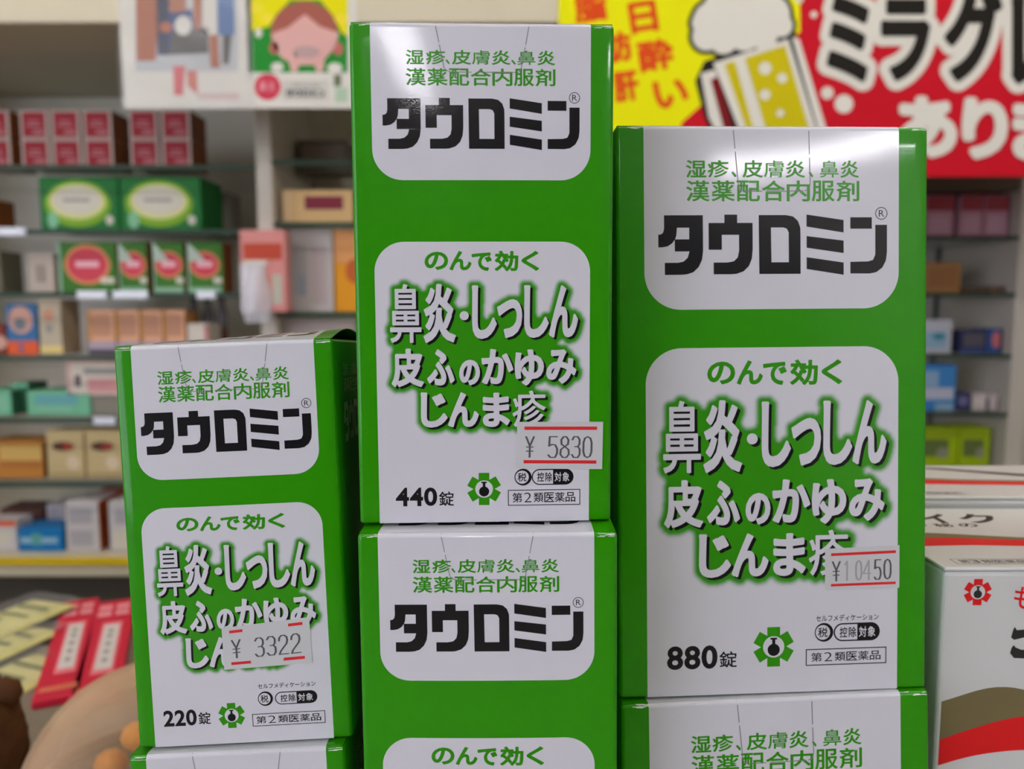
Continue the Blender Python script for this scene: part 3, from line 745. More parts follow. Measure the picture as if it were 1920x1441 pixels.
CIR = c_('circle_red', 208, 66, 84); CIO = c_('circle_orange', 216, 138, 90); DKG = c_('box_green_dark', 58, 116, 30)
def circle_box(px0, px1, py, lab, cx, rx, narrow=None):
    goods('medicine_box', lab, px0, px1, py, RC, DKG, [('e', cx, .55, rx, .4 if narrow is None else .27, CIO), ('e', cx, .55, rx * .85, .33 if narrow is None else .22, CIR), ('r', cx - rx*.5, .5, cx + rx*.5, .62, c_('circle_letter', 236, 180, 190)), ('r', .72, .18, .96, .3, PALE), ('r', .0, .0, .05, 1, c_('fold_pale', 150, 190, 160))] + ([('p', [(.02,.99),(.02,.62),(.5,.62),(.3,.8)], c_('fold_glare', 190, 206, 190)), ('r', .05, .0, .95, .1, c_('fold_pale', 150, 190, 160))] if narrow else []), side=BRN, group='green boxes with red circles', depth=.05)  # pale top wedge paints the glare on the narrow boxes' fold
circle_box(118, 226, 453, 'widest green box with red circle, left of the row', .5, .4)
circle_box(230, 284, 453, 'second green box with red circle, beside the widest one', .5, .46, 1)
circle_box(294, 352, 453, 'third green box with red circle in the row', .5, .46, 1)
circle_box(358, 424, 453, 'last green box with red circle, at the row end by the post', .48, .44, 1)
goods('carton', 'small off-white carton left of the widest red-circle box', 60, 110, 474, RC, c_('box_putty', 186, 172, 160), [('r', .3, .25, .7, .7, c_('box_putty_print', 150, 138, 128))])
goods('carton', 'dull olive carton at the far left of the red-circle row', -30, 12, 470, RC, c_('box_olive', 112, 108, 88), [('r', .2, .2, .8, .8, c_('box_dull', 136, 130, 116))])

BLU = c_('box_blue', 56, 110, 160); ORA = c_('box_orange', 226, 92, 44)
goods('medicine_box', 'blue box with orange base and peach circle at the left', 14, 72, 569, RD, BLU, [('r', 0, 0, 1, .27, ORA), ('e', .48, .68, .4, .27, c_('peach', 206, 158, 140)), ('e', .45, .6, .2, .12, c_('slate', 110, 120, 130)), ('r', .4, .06, .5, .24, BLU)])
goods('medicine_box', 'beige box with yellow base right of the blue and orange box', 75, 118, 561, RD, c_('box_beige', 190, 176, 152), [('r', 0, .02, 1, .17, c_('box_straw', 226, 202, 130)), ('e', .45, .72, .22, .12, c_('box_rose', 206, 146, 120)), ('r', .3, .4, .6, .55, GREY)])
goods('carton', 'dark red carton cut by the left edge beside the blue box', -40, 12, 607, RD, c_('box_darkred', 122, 44, 30), [('e', .7, .4, .35, .25, c_('peach', 206, 158, 140))])
PINKO = c_('box_apricot', 226, 168, 132); TAN = c_('box_tan', 196, 140, 78); VIO = c_('box_violet', 74, 62, 80)
for i, (a, b, lab) in enumerate(((166, 218, 'leftmost apricot box, with the amber sides, above the smallest green carton'), (220, 264, 'second apricot box from the left in its row'), (266, 307, 'third apricot box from the left in its row'), (309, 349, 'rightmost apricot box in its row'))):
    goods('medicine_box', lab, a, b, 581, RD, PINKO, [('r', .12, .42, .86, .93, c_('apricot_print', 190, 138, 110)), ('r', .0, .0, 1, .12, VIO), ('r', 0, .12, 1, .3, c_('lilac', 176, 160, 176)), ('r', 0, .3, .14, .98, TAN)], group='apricot boxes in a row', side=TAN)
goods('carton', 'small cream carton right of the apricot boxes', 352, 392, 606, RD, c_('box_cream', 214, 204, 190), [('r', 0.82, .05, 1, .95, c_('rose_edge', 190, 120, 120))])
# grey bottles with dark caps above the smallest green carton
for i, (px, lab) in enumerate(((366, 'left grey bottle in the short row above the small green carton'), (392, 'middle grey bottle in the short row above the small green carton'), (418, 'right grey bottle in the short row above the small green carton'))):
    Yb_ = YF + .09; e = thing('bottle', lab, 'bottle', (X(px, Yb_), Yb_, RD + .0004), group='grey bottles in a short row')
    r_ = .0105
    mb = MB(); mb.lathe([(r_*.9, 0), (r_, .004), (r_, .07), (r_*.8, .082), (r_*.45, .09), (r_*.45, .096)], mat('bottle_grey', (128, 122, 128), .2, .6), 20, close=True); mb.build('body', e, True)
    mb = MB(); mb.lathe([(r_*.55, .094), (r_*.58, .096), (r_*.58, .112), (r_*.5, .114)], mat('cap_dark', (92, 90, 92), .4, .4), 20, close=True); mb.build('cap', e, True)
    mb = MB(); mb.lathe([(r_*1.012, .008), (r_*1.012, .045)], mat('bottle_label_brown', (122, 76, 62), .5, .3), 20); mb.build('label', e, True)

goods('medicine_box', 'pink and white box standing above the mint boxes, beside the tilted green carton', 121, 232, 677, RE, c_('box_blush', 214, 176, 172), [('r', .08, .05, .98, .95, c_('box_cream', 214, 204, 190)), ('r', .35, .1, .95, .5, c_('box_pinkprint', 214, 150, 150)), ('r', .14, .25, .24, .6, c_('box_mauve', 110, 90, 90)), ('r', .3, .62, .9, .8, GREY)], dz=zof(741, YF) - RE)
bx = bpy.data.objects['medicine_box']
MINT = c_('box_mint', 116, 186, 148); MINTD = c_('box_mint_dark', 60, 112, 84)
goods('carton', 'carton of pale plain board that carries the pink and white box', 166, 232, 741.5, RE, c_('box_slate', 132, 124, 116), [('r', .1, .2, .9, .8, c_('box_dull', 136, 130, 116))])
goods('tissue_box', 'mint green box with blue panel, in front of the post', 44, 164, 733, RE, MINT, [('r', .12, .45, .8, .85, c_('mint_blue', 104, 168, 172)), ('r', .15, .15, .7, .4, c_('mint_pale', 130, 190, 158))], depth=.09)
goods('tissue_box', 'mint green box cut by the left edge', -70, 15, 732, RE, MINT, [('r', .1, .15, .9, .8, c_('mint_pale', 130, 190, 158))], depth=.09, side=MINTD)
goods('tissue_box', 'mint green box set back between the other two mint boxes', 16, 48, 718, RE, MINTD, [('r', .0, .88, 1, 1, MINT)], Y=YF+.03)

BGE = c_('box_khaki', 200, 178, 130); OCH = c_('box_ochre', 192, 128, 52)
goods('carton', 'ochre brown carton with gold panel at the left', -50, 68, 829, RF, OCH, [('r', .3, .5, .98, .92, c_('gold_panel', 210, 172, 96)), ('r', .3, .3, .95, .48, c_('ochre_print', 176, 110, 50))], depth=.09, side=BRN)
for a, b, lab in ((75, 147, 'khaki box with dark red mark, left of the pair'), (149, 222, 'khaki box with dark red mark, right of the pair')):
    goods('medicine_box', lab, a, b, 808, RF, BGE, [('e', .45, .68, .3, .1, c_('mark_dark', 92, 56, 38)), ('e', .58, .68, .14, .08, c_('mark_red', 164, 60, 44)), ('e', .7, .34, .17, .15, c_('mark_pale', 222, 200, 170)), ('r', .08, .06, .95, .12, c_('khaki_line', 170, 146, 100))], group='khaki boxes with dark red marks', side=c_('khaki_side', 170, 104, 60))

WHT = c_('box_white', 206, 200, 200); RUST = c_('box_rust', 168, 78, 32)
goods('medicine_box', 'blue box with pale stripe on the bottom board', 10, 97, 990, RG, c_('box_cobalt', 24, 118, 184), [('r', .04, .35, .88, .6, c_('cobalt_pale', 150, 186, 208)), ('r', .3, .25, .52, .8, c_('teal', 90, 160, 160))])
goods('medicine_box', 'white carton with orange top cut by the left edge', -50, 8, 976, RG, WHT, [('r', 0, .82, 1, 1, ORA), ('r', .1, .3, .8, .6, PALE)], depth=.05)
goods('carton', 'dark maroon carton behind the blue striped box', -20, 64, 952, RG, c_('box_maroon', 86, 54, 48), [('r', .1, .5, .9, .9, c_('box_maroon_light', 110, 74, 64))], Y=YF+.07)
goods('medicine_box', 'narrow white carton directly right of the blue striped box', 68, 102, 944, RG, WHT, [('r', .15, .5, .85, .9, c_('grey_print', 176, 172, 178))], Y=YF+.066)
goods('medicine_box', 'tall white carton with grey print beside a rust-coloured side', 103, 168, 940, RG, WHT, [('r', .12, .56, .8, .86, c_('grey_print', 176, 172, 178)), ('r', .12, .1, .8, .42, c_('grey_print', 176, 172, 178))], side=RUST, depth=.08)
goods('medicine_box', 'tall white carton beside the tilted green carton', 186, 246, 940, RG, WHT, [('r', .2, .55, .9, .85, c_('grey_print', 176, 172, 178)), ('r', .15, .08, .9, .42, PALE)], side=RUST)
goods('carton', 'rust red carton seen over the tall white cartons', 172, 250, 917, RG, c_('box_brick', 186, 84, 66), [('r', .1, .1, .9, .9, RUST)], Y=YF+.09)

# middle bay
goods('medicine_box', 'gold box with maroon panel beside the tallest green carton', 536, 668, 356, MBZ, c_('box_gold', 222, 184, 128), [('r', .32, .42, .86, .82, c_('maroon_panel', 134, 44, 62)), ('r', 0, 0, .12, 1, c_('gold_light', 238, 206, 160))], side=TAN)
goods('medicine_box', 'red-topped box in a clear sleeve in front of the post', 455, 541, 431, MC_, c_('box_coral', 214, 140, 136), [('r', .08, .64, .92, .84, c_('coral_band', 190, 72, 50)), ('r', .0, .0, .36, .6, c_('box_milk', 222, 214, 222)), ('r', .55, .04, .66, .44, c_('coral_fig', 204, 128, 88)), ('r', .7, .1, .9, .46, c_('box_sage', 188, 186, 170))], Y=1.3, depth=.03, cat='box')
goods('medicine_box', 'white box with grey print right of the red-topped box', 546, 628, 431, MC_, c_('box_lightgrey', 198, 190, 188), [('r', .08, .2, .4, .8, c_('grey_print2', 180, 178, 180)), ('r', .24, .2, .34, .45, c_('bluegrey', 150, 164, 188)), ('r', .52, .1, .86, .8, c_('grey_print3', 186, 172, 172))])
goods('medicine_box', 'orange box beside the tallest green carton', 630, 700, 431, MC_, c_('box_saffron', 226, 152, 30), [('r', 0, .6, 1, 1, c_('saffron_light', 228, 160, 100)), ('e', .6, .5, .3, .16, c_('saffron_red', 196, 96, 46))])
goods('medicine_box', 'flat grey box with red marks above the small green carton', 531, 668, 599, RD - .02, c_('box_steel', 164, 152, 148), [('r', .05, .05, .3, .4, c_('steel_red', 176, 90, 70)), ('r', .55, .05, .85, .4, c_('steel_red', 176, 90, 70))], depth=.08)
goods('carton', 'dark grey carton in the shaded top of the middle bay', 566, 660, 262, MA, c_('box_charcoal', 96, 86, 74), [('r', .1, .4, .9, .85, c_('box_charcoal2', 118, 104, 94))], Y=YF+.1)

# clear plastic pouch hanging beside the red-topped box
e = thing('plastic_pouch', 'crumpled clear plastic pouch hanging on the red-topped box', 'plastic bag', (X(483, 1.295), 1.2985, zof(605, 1.295)))
mb = MB(); hgt = zof(492, 1.295) - zof(605, 1.295); nn = 14; v = []; rnd = random.Random(3)
for j in range(nn + 1):
    for i in range(nn + 1):
        u, t = i / nn - .5, j / nn
        wdt = .052 * (.62 + .38 * math.sin(math.pi * min(1, t * 1.1 + .1)))
        bul = .011 * (1 - (2*u)**2) * math.sin(math.pi * (.12 + .8 * t)) + rnd.uniform(-.0014, .0014)
        v.append((u * wdt, -max(bul, 0.0003), t * hgt))
mb.add(v, [(j*(nn+1)+i, j*(nn+1)+i+1, (j+1)*(nn+1)+i+1, (j+1)*(nn+1)+i) for j in range(nn) for i in range(nn)], see_through('pouch_film', (236, 234, 240), .62, .2, .7))
mb.build('film', e, True)
mb = MB(); mb.box(-.02, .02, -.002, 0, hgt - .004, hgt + .004, PALE, .0008); mb.build('header_strip', e)

# shelf bay on the far right
YR = 1.60; YRE = 1.57; YRB = 1.86
R1, R2, R3, R4, R5 = [zof(y, YRE, 1800) for y in (442, 549, 664, 774, 880)]
DKB = mat('shade_and_print_brown', (92, 74, 58), .6, .3)
rs = shelving('pale display shelving with glass shelves under the red end of the banner', 1150, 1980, YRE, YRB, [(1160, 1897, z) for z in (R1, R2, R3, R4, R5)], [(1899, 1932), (1128, 1158)], back=mat('back_panel_pale', (206, 200, 188), .6, .3))
ox = rs.location.x
mb = MB(); mb.box(X(1160, YRE) - ox, X(1897, YRE) - ox, .01, .25, zof(356, YRE, 1800), zof(300, YRE, 1800), DKB, .002); o = mb.build('shade_board', rs); o['label'] = 'dark brown board put in for the shade at the bay top'  # dark board paints the shade under the top of this bay
for px in (1848, 1893):
    mb = MB(); mb.box(X(px, YRE) - ox - .002, X(px, YRE) - ox + .002, .279, .29, R5, R1, mat('upright_dark', (90, 96, 88), .4, .4)); mb.build('upright', rs)
G = lambda *a, **k: goods(*a, Y=YR, **k)
PNK = c_('box_pink', 206, 150, 168); MAR = c_('box_cherry', 164, 62, 74)
for a, b, lab in ((1722, 1776, 'pink box with cherry top, nearest the 10450 yen carton'), (1786, 1829, 'pink box with cherry top, middle of the row of three'), (1831, 1877, 'pink box with cherry top, farthest from the green cartons')):
    G('medicine_box', lab, a, b, 365, R1, PNK, [('r', .02, .62, .98, .98, MAR), ('r', .15, .1, .85, .5, c_('pink_pale', 214, 166, 184))], group='pink boxes with cherry tops')
G('carton', 'tan carton on the second shelf of the far right bay', 1722, 1795, 491, R2, c_('box_caramel', 170, 122, 72), [('r', .15, .2, .9, .85, c_('caramel_dark', 158, 108, 64))])
G('carton', 'flat dark brown carton right of the tan carton', 1798, 1850, 538, R2, c_('box_cocoa', 96, 72, 56), [('r', .1, .2, .9, .8, DKB)])
G('carton', 'flat light brown carton at the shelf end by the far right post', 1852, 1879, 536, R2, c_('box_hazel', 148, 118, 98), [('r', .1, .2, .9, .8, c_('box_cocoa', 96, 72, 56))])
SKY = c_('box_sky', 150, 184, 204); NAV = c_('box_navy', 52, 54, 92)
G('medicine_box', 'pale box with teal band on the third shelf of the far right bay', 1722, 1784, 599, R3, c_('box_ice', 196, 196, 204), [('r', 0, .15, .85, .65, SKY), ('e', .6, .5, .2, .1, c_('teal_dark', 60, 140, 160))])
G('medicine_box', 'navy box with grey panel on the far right bay', 1800, 1849, 618, R3, NAV, [('r', .1, .3, .95, .85, c_('navy_grey', 92, 86, 96)), ('r', .0, .0, 1, .18, c_('navy_blue', 60, 80, 130))])
G('medicine_box', 'blue box with coral circle on the far right bay', 1851, 1879, 616, R3, c_('box_royal', 48, 88, 150), [('e', .6, .55, .34, .34, c_('coral_dot', 206, 116, 116)), ('r', .84, .0, 1, 1, NAV)])
G('medicine_box', 'large sky blue box with white lettering band on the far right bay', 1722, 1797, 683, R4, c_('box_azure', 66, 138, 204), [('r', 0, .25, .95, .5, c_('azure_pale', 196, 200, 216)), ('r', .0, .52, .55, .86, c_('azure_light', 150, 182, 214)), ('r', .5, .02, .95, .16, SKY)])
for a, b, lab in ((1800, 1827, 'little navy packet right of the sky blue box'), (1829, 1860, 'little cream packet between the two navy packets'), (1862, 1879, 'little white and navy packet by the far right post')):
    k = 1800 == a
    G('packet', lab, a, b, 736, R4, NAV if k else c_('packet_cream', 206, 194, 190), [('r', .1, .3, .8, .8, c_('packet_lilac', 120, 116, 160) if k else c_('packet_white', 222, 208, 200)), ('r', .85, 0, 1, .7, NAV)], group='little packets on the far right bay')
LIMEB = c_('box_limegreen', 168, 196, 10)
for a, b, lab in ((1718, 1807, 'lime green box with dark window, nearest the 10450 yen carton'), (1809, 1868, 'lime green box with dark window, farther from the 10450 yen carton')):
    G('medicine_box', lab, a, b, 801, R5, LIMEB, [('r', .12, .25, .8, .7, c_('lime_dark', 104, 120, 60)), ('e', .68, .35, .14, .14, c_('lime_grey', 150, 150, 128)), ('r', 0, .75, 1, 1, c_('lime_top', 150, 172, 20))], group='lime green boxes with dark windows')

# ------------------------------------------------------------------ posters and banner hung from the header board
def flat(name, label, cat, px0, py0, px1, py1, Y, base, draw, part_name, group=None):
    a = at(px0, py1, Y); b = at(px1, py0, Y)
    e = thing(name, label, cat, ((a.x + b.x) / 2, Y, a.z), group=group)
    mb = MB(); W, H = b.x - a.x, b.z - a.z
    mb.box(-W/2, W/2, 0, .0008, 0, H, base)
    L = e.location; mb2 = mb
    def put(part, m, layer=1):
        if isinstance(part, list):
            for i, q in enumerate(part): put(q, m, layer + .05 * i)
            return
        mb2.add([((lambda q: (q.x - L.x, -.00015 * layer, q.z - L.z))(at(p[0], p[1], Y))) for p in part[0]], part[1], m)
    draw(put); mb.build(part_name, e)
    return e, W, H
def gfit(ch, x0, y0, x1, y1, off=0.0, rot=0, yo=0):
    """glyph in picture coordinates (y down), turned by rot degrees about its middle"""
    v, t = fit(ch, x0, y0, x1, y1, off)
    v = v.copy(); v[:, 1] = y0 + y1 - v[:, 1]
    if rot:
        c, s = math.cos(rad(rot)), math.sin(rad(rot)); m = np.array([(x0+x1)/2, (y0+y1)/2]); d = v - m
        v = np.stack([d[:,0]*c - d[:,1]*s, d[:,0]*s + d[:,1]*c], 1) + m
    return v, t
cb_ = lambda n, *rgb: mat(n, rgb, .6, .12)
YP = 1.199
SKIN = cb_('poster_skin', 170, 98, 66); PNAVY = cb_('poster_navy', 34, 40, 74); PBLUE = cb_('poster_blue', 84, 116, 168); PGREY = cb_('poster_grey', 84, 80, 78); PWHITE = cb_('poster_white', 220, 216, 208); PLIGHT = cb_('poster_light', 188, 190, 194)
def E(cx, cy, rx, ry): return disc(cx, cy, rx, 28, ry)
def draw1(put):
    q = lambda *p: [(x / 2.909, y / 2.909) for x, y in p]
    put(rect(254, -170, 446, 134), PLIGHT, 1)
    put(poly(q((740,-80),(850,-80),(862,120),(850,330),(745,335))), SKIN, 2)
    put(poly(q((850,-60),(925,-60),(920,300),(860,300))), PNAVY, 2)
    put(poly(q((915,60),(1050,50),(1070,280),(920,290))), cb_('poster_denim', 44, 66, 120), 2)
    put(poly(q((940,170),(1130,150),(1140,290),(920,300))), PGREY, 3)
    put(poly(q((905,-120),(1020,-120),(1015,60),(930,70))), cb_('poster_hair', 172, 110, 84), 3)
    put(E(1000/2.909, 140/2.909, 16, 18), PWHITE, 4); put(E(905/2.909, 150/2.909, 12, 10), cb_('poster_tan', 180, 100, 70), 4)
    put(poly(q((1050,-100),(1100,-100),(1100,170),(1060,170))), SKIN, 3)
    put(poly(q((1105,-60),(1180,-60),(1185,190),(1110,190))), PWHITE, 3)
    put(poly(q((1185,-60),(1275,-60),(1280,190),(1190,190))), PBLUE, 3)
    put(poly(q((1140,190),(1190,190),(1200,370),(1150,370))), SKIN, 3); put(poly(q((1215,190),(1265,190),(1250,350),(1215,350))), PGREY, 3)
    for a in (860, 1010, 1135, 1235): put(E(a / 2.909, -112 / 2.909, 15, 19), SKIN, 4)
    put(poly(q((945,360),(1010,360),(1000,520),(950,520))), cb_('poster_rose', 206, 96, 100), 4); put(poly(q((1020,385),(1075,385),(1080,520),(1025,470))), cb_('poster_rose2', 196, 110, 96), 4)
    put(rect(372, 175, 448, 186), cb_('poster_pinkline', 206, 180, 178), 4)
p1, W1, H1 = flat('poster', 'white-bordered photo poster of people in a clear sleeve, hung over the red boxes', 'poster', 233, -170, 465, 203, YP, PWHITE, draw1, 'sheet')
mb = MB(); nn = 16; v = []
for j in range(nn + 1):
    for i in range(nn + 1):
        u, t = i / nn, j / nn
        v.append(((u - .5) * (W1 + .006), -.0022 - .006 * math.sin(math.pi * u) ** 2 * math.sin(math.pi * min(1, t * 1.1)) - .003 * math.sin(5 * (u + 1.4 * t)) ** 2, -.002 + t * (H1 + .002)))
mb.add(v, [(j*(nn+1)+i, j*(nn+1)+i+1, (j+1)*(nn+1)+i+1, (j+1)*(nn+1)+i) for j in range(nn) for i in range(nn)], CLEAR); mb.build('clear_sleeve', p1, True)
YEL = cb_('poster_yellow', 232, 222, 6)
def draw2(put):
    put(rect(471, -170, 652, 136), cb_('poster_green', 40, 140, 50), 1)
    put(poly([(471,-170),(652,-170),(652,70),(640,60),(625,30),(600,0),(545,0),(520,25),(505,50),(471,58)]), YEL, 2)
    for x, y in ((482, 15), (500, 34), (640, 35), (490, -10)): put(E(x, y, 13, 10), cb_('poster_yellow2', 244, 226, 60), 3)
    put(E(571, 62, 63, 60), cb_('poster_auburn', 168, 96, 84), 3)
    put(poly([(509,64),(540,52),(572,27),(600,50),(636,62),(628,90),(608,112),(590,122),(552,122),(530,110),(514,92)]), cb_('poster_face', 222, 172, 166), 4)
    put(E(514, 90, 9, 12), cb_('poster_cheek', 196, 110, 106), 4); put(E(634, 92, 9, 12), cb_('poster_cheek', 196, 110, 106), 4)
    put(E(574, 98, 26, 12), cb_('poster_nose', 190, 160, 158), 5)
    put(E(552, 118, 9, 18), cb_('poster_face', 222, 172, 166), 5); put(E(599, 118, 9, 18), cb_('poster_face', 222, 172, 166), 5)
    put(E(485, 62, 7, 9), PWHITE, 3); put(E(520, 126, 12, 9), PWHITE, 5); put(E(628, 128, 14, 10), PWHITE, 5)
    put(rect(468, 136, 665, 203), PWHITE, 3)
    put(E(502, 163, 25, 25), cb_('poster_badge', 206, 62, 84), 4); put(gfit('鼻', 486, 152, 500, 172, .02), cb_('poster_badgeink', 226, 150, 160), 5); put(gfit('炎', 502, 152, 517, 172, .02), cb_('poster_badgeink', 226, 150, 160), 5)
    put(rect(530, 150, 617, 188), cb_('poster_plate', 206, 202, 194), 4)
    v, f = logo(536, 182, 608, 168); put((v, f), cb_('poster_ink', 84, 84, 88), 5)
    put(gfit('漢薬配合内服剤', 548, 156, 600, 164), GREY, 5)
    put(rect(626, 140, 640, 162), cb_('poster_bottle', 110, 120, 90), 4); put(rect(628, 164, 652, 192), cb_('poster_mintpack', 176, 200, 172), 4)
flat('poster', 'yellow and green poster of a child holding its cheeks, beside the tallest green carton', 'poster', 468, -170, 664, 203, YP, PWHITE, draw2, 'sheet')

BY, BR_, BK = cb_('banner_yellow', 238, 234, 0), cb_('banner_red', 200, 16, 36), cb_('banner_black', 34, 30, 26)
BW = cb_('banner_white', 226, 222, 212); BO = cb_('banner_orange', 226, 78, 24); BDR = cb_('banner_darkred', 124, 20, 26)
def draw3(put):
    q = lambda *p: [(1040 + x / 2.182, y / 2.182) for x, y in p]
    put(poly([(1047,-170),(1500,-170),(1500,60),(1316,196),(1278,230),(1258,331),(1047,331)]), BY, 1)
    foam = [(650,90,85),(620,150,58),(700,50,95),(800,30,95),(880,60,82),(925,105,48),(855,150,55),(690,165,58),(775,140,70),(600,95,40)]
    put([E(1040 + x/2.182, y/2.182, (r + 17)/2.182, (r + 17)/2.182) for x, y, r in foam], BK, 2)
    put(poly(q((612,250),(985,130),(1112,560),(650,560),(612,480),(575,330))), BK, 2)
    put(poly(q((970,150),(1000,160),(1115,540),(1080,540))), BW, 3)
    put(poly(q((648,258),(955,160),(1080,560),(765,560))), BW, 4)
    put(poly(q((597,300),(655,285),(735,560),(670,560),(630,480))), BW, 3); put(poly(q((637,325),(668,315),(740,560),(700,560))), BDR, 4)
    put(poly(q((694,262),(736,250),(822,560),(795,560))), cb_('banner_beer', 206, 190, 8), 5)
    put(poly(q((778,238),(942,186),(1050,560),(872,560))), cb_('banner_beer', 206, 190, 8), 5)
    for x, y, r in ((860,280,26),(930,320,20),(860,388,22),(922,463,16)): put(E(1040 + x/2.182, y/2.182, r/2.182, r/2.182), BW, 6)
    put([E(1040 + x/2.182, y/2.182, r/2.182, r/2.182) for x, y, r in foam], BW, 7)
    for x, y, r in ((1115,380,26),(1183,425,38),(1000,-5,18),(1060,60,14)): put(E(1040 + x/2.182, y/2.182, r/2.182, r/2.182), BW, 2)
    P = lambda x0, y0, x1, y1: (1040 + x0/2.182, y0/2.182, 1040 + x1/2.182, y1/2.182)
    wd = [('ミ',1112,-15,1285,335),('ラ',1335,-5,1535,332),('グ',1592,-45,1830,335),('レ',1868,-10,2070,345)]
    for i, (ch, a, b, c, d) in enumerate(wd): put(bolder(gfit(ch, *P(a, b, c, d), .04), 19, n=20), BW, 3 + .03 * i)
    for i, (ch, a, b, c, d) in enumerate(wd): put(bolder(gfit(ch, *P(a + 8, b + 8, c - 8, d - 8), .02), 4.5), BK, 8)
    for v in (q((2110,120),(2330,120),(2330,210),(2110,210)), q((2370,40),(2460,90),(2440,130),(2360,90)), q((2400,330),(2560,80),(2590,130),(2450,370))): put(poly(v), BK, 8)
    for ch, a, b, c, d in (('あ',1398,395,1642,645),('り',1665,400,1850,650),('ま',1872,395,2080,655),('す',2110,395,2330,660)): put(bolder(gfit(ch, *P(a + 10, b + 10, c - 10, d - 10), .01), 6), BW, 12)
    for ch, a, b, c, d in (('日',305,5,420,135),('酔',340,160,485,290),('い',405,325,545,440),('脂',78,-25,215,90),('肪',195,130,315,255),('肝',240,290,345,415),('二',270,-110,380,-30)): put(bolder(gfit(ch, *P(a + 6, b + 6, c - 6, d - 6), .0, -9), 2.8), BO, 2)
flat('banner', 'yellow and red banner with a beer mug and large black and white lettering', 'banner', 1047, -170, 2330, 331, YP - .002, BR_, draw3, 'cloth')

# ------------------------------------------------------------------ white cartons with red and olive waves, right of the stacks
OLV = c_('wave_olive', 116, 104, 70); WRED = c_('wave_red', 214, 28, 30); WW = mat('wave_white', (206, 206, 205), .28, .5, .08, 1500); SUMI = c_('wave_black', 46, 44, 42)
SIDE = mat('wave_side', (206, 208, 204), .25, .5)
def wave_carton(label, x0, w, y0, d, ztop, swoosh=False):
    h = ztop - CZ
    e = thing('medicine_carton', label, 'medicine box', (x0 + w/2, y0, CZ), group='white cartons with red and olive waves')
    mb = MB(); mb.box(-w/2, w/2, 0, d, 0, h - .0012, WW, .0012, 3, None, SIDE)
    # front print; coordinates in metres from the top left corner
    S_ = lambda p: (p[0] - w/2, h - p[1])
    def put(part, m, k):
        for i, q in enumerate(part if isinstance(part, list) else [part]): mb.add([(S_(p)[0], -.00004 * (k + .1 * i), S_(p)[1]) for p in q[0]], q[1], m)
    def curve(pts): 
        xs = np.linspace(.0012, w - .0012, 40); return [(x, float(np.interp(x, [p[0] for p in pts], [p[1] for p in pts]))) for x in xs]
    def smooth(pts):
        c = curve(pts); ys = np.array([p[1] for p in c])
        for _ in range(6): ys[1:-1] = (ys[:-2] + 2*ys[1:-1] + ys[2:]) / 4
        return [(p[0], y) for p, y in zip(c, ys)]
    def band(a, b, m, k):
        a, b = smooth(a), smooth(b); v = np.array(a + b); n = len(a)
        put((v, [(n + i, n + i + 1, i + 1, i) for i in range(n - 1)]), m, k)
    band([(0,.0405),(.004,.0398),(.012,.0362),(.018,.0352),(.026,.0362),(.04,.043),(w,.046)], [(0,.0525),(.012,.0485),(.026,.0440),(.04,.046),(w,.052)], OLV, 1)
    band([(0,.0525),(.012,.0480),(.026,.0440),(.04,.046),(w,.052)], [(0,.0605),(.010,.0570),(.026,.0548),(.045,.057),(w,.064)], WRED, 2)
    s_, hole, fl = emblem(.0098, -.0072, .0039)
    fl2 = lambda pr: [fl2(q) for q in pr] if isinstance(pr, list) else (np.stack([pr[0][:, 0], -pr[0][:, 1]], 1), pr[1])
    put(fl2(s_), WRED, 2); put(fl2(hole), WW, 3); put(fl2(fl), SUMI, 4)
    v, t = fit('も', .0204, -.0122, .0262, -.0056, 0.01); put(fl2((v, t)), WRED, 2)
    v, t = fit('ち', .0285, -.0122, .0335, -.0056, 0.01); put(fl2((v, t)), WRED, 2)
    put(poly([(.0203,.0208),(.0208,.0185),(.0212,.0176),(.0218,.0186),(.024,.0184),(.031,.0180),(.0325,.0192),(.030,.0206),(.025,.0205),(.0225,.0212),(.0212,.0215)]), SUMI, 2)
    put(poly([(.0203,.0255),(.0206,.0240),(.0212,.0231),(.0218,.0238),(.0235,.0245),(.029,.0245),(.033,.0234),(.034,.0244),(.032,.0262),(.026,.0272),(.0215,.0270)]), SUMI, 2)
    mb.build('carton_body', e)
    # lid with its own print
    mb = MB(); mb.box(-w/2, w/2, .0002, d, h - .0012, h, WW, .0005, 2)
    def top(part, m, k): mb.add([(p[0] - w/2, p[1], h + .00004 * k) for p in part[0]], part[1], m)
    def tband(a, b, m, k):
        xs = np.linspace(0.0005, w - .0005, 30)
        ya = np.interp(xs, [p[0] for p in a], [p[1] for p in a]); yb = np.interp(xs, [p[0] for p in b], [p[1] for p in b])
        v = np.concatenate([np.stack([xs, ya], 1), np.stack([xs, yb], 1)]); n = 30
        top((v, [(i, i + 1, n + i + 1, n + i) for i in range(n - 1)]), m, k)
    tband([(0,.020),(.02,.0212),(.04,.020),(w,.016)], [(0,.0292),(.02,.0290),(.04,.0265),(w,.021)], WRED, 1)
    tband([(0,.0292),(.02,.0290),(.04,.0265),(w,.021)], [(0,.0365),(.02,.0335),(.04,.0295),(w,.023)], OLV, 1)
    top(frame_rect(.0055, .0032, .0285, .0078, .00022), SUMI, 1)
    for i, ch in enumerate('第3類医薬品'): top(fit(ch, .0072 + i*.0034, .0042, .0072 + i*.0034 + (.0026 if ch == '3' else .0031), .0069), SUMI, 1)
    for i, (ch, a, b) in enumerate(() if swoosh else (('ネ', .002, .016), ('イ', .019, .031), ('ク', .034, .048))): top(fit(ch, a, .046, b, .058, .03), SUMI, 1)
    if swoosh:
        top(poly([(.02,.0562),(.045,.0515),(.07,.041),(.104,.030),(.104,.0245),(.068,.0365),(.043,.0485)]), SUMI, 2)
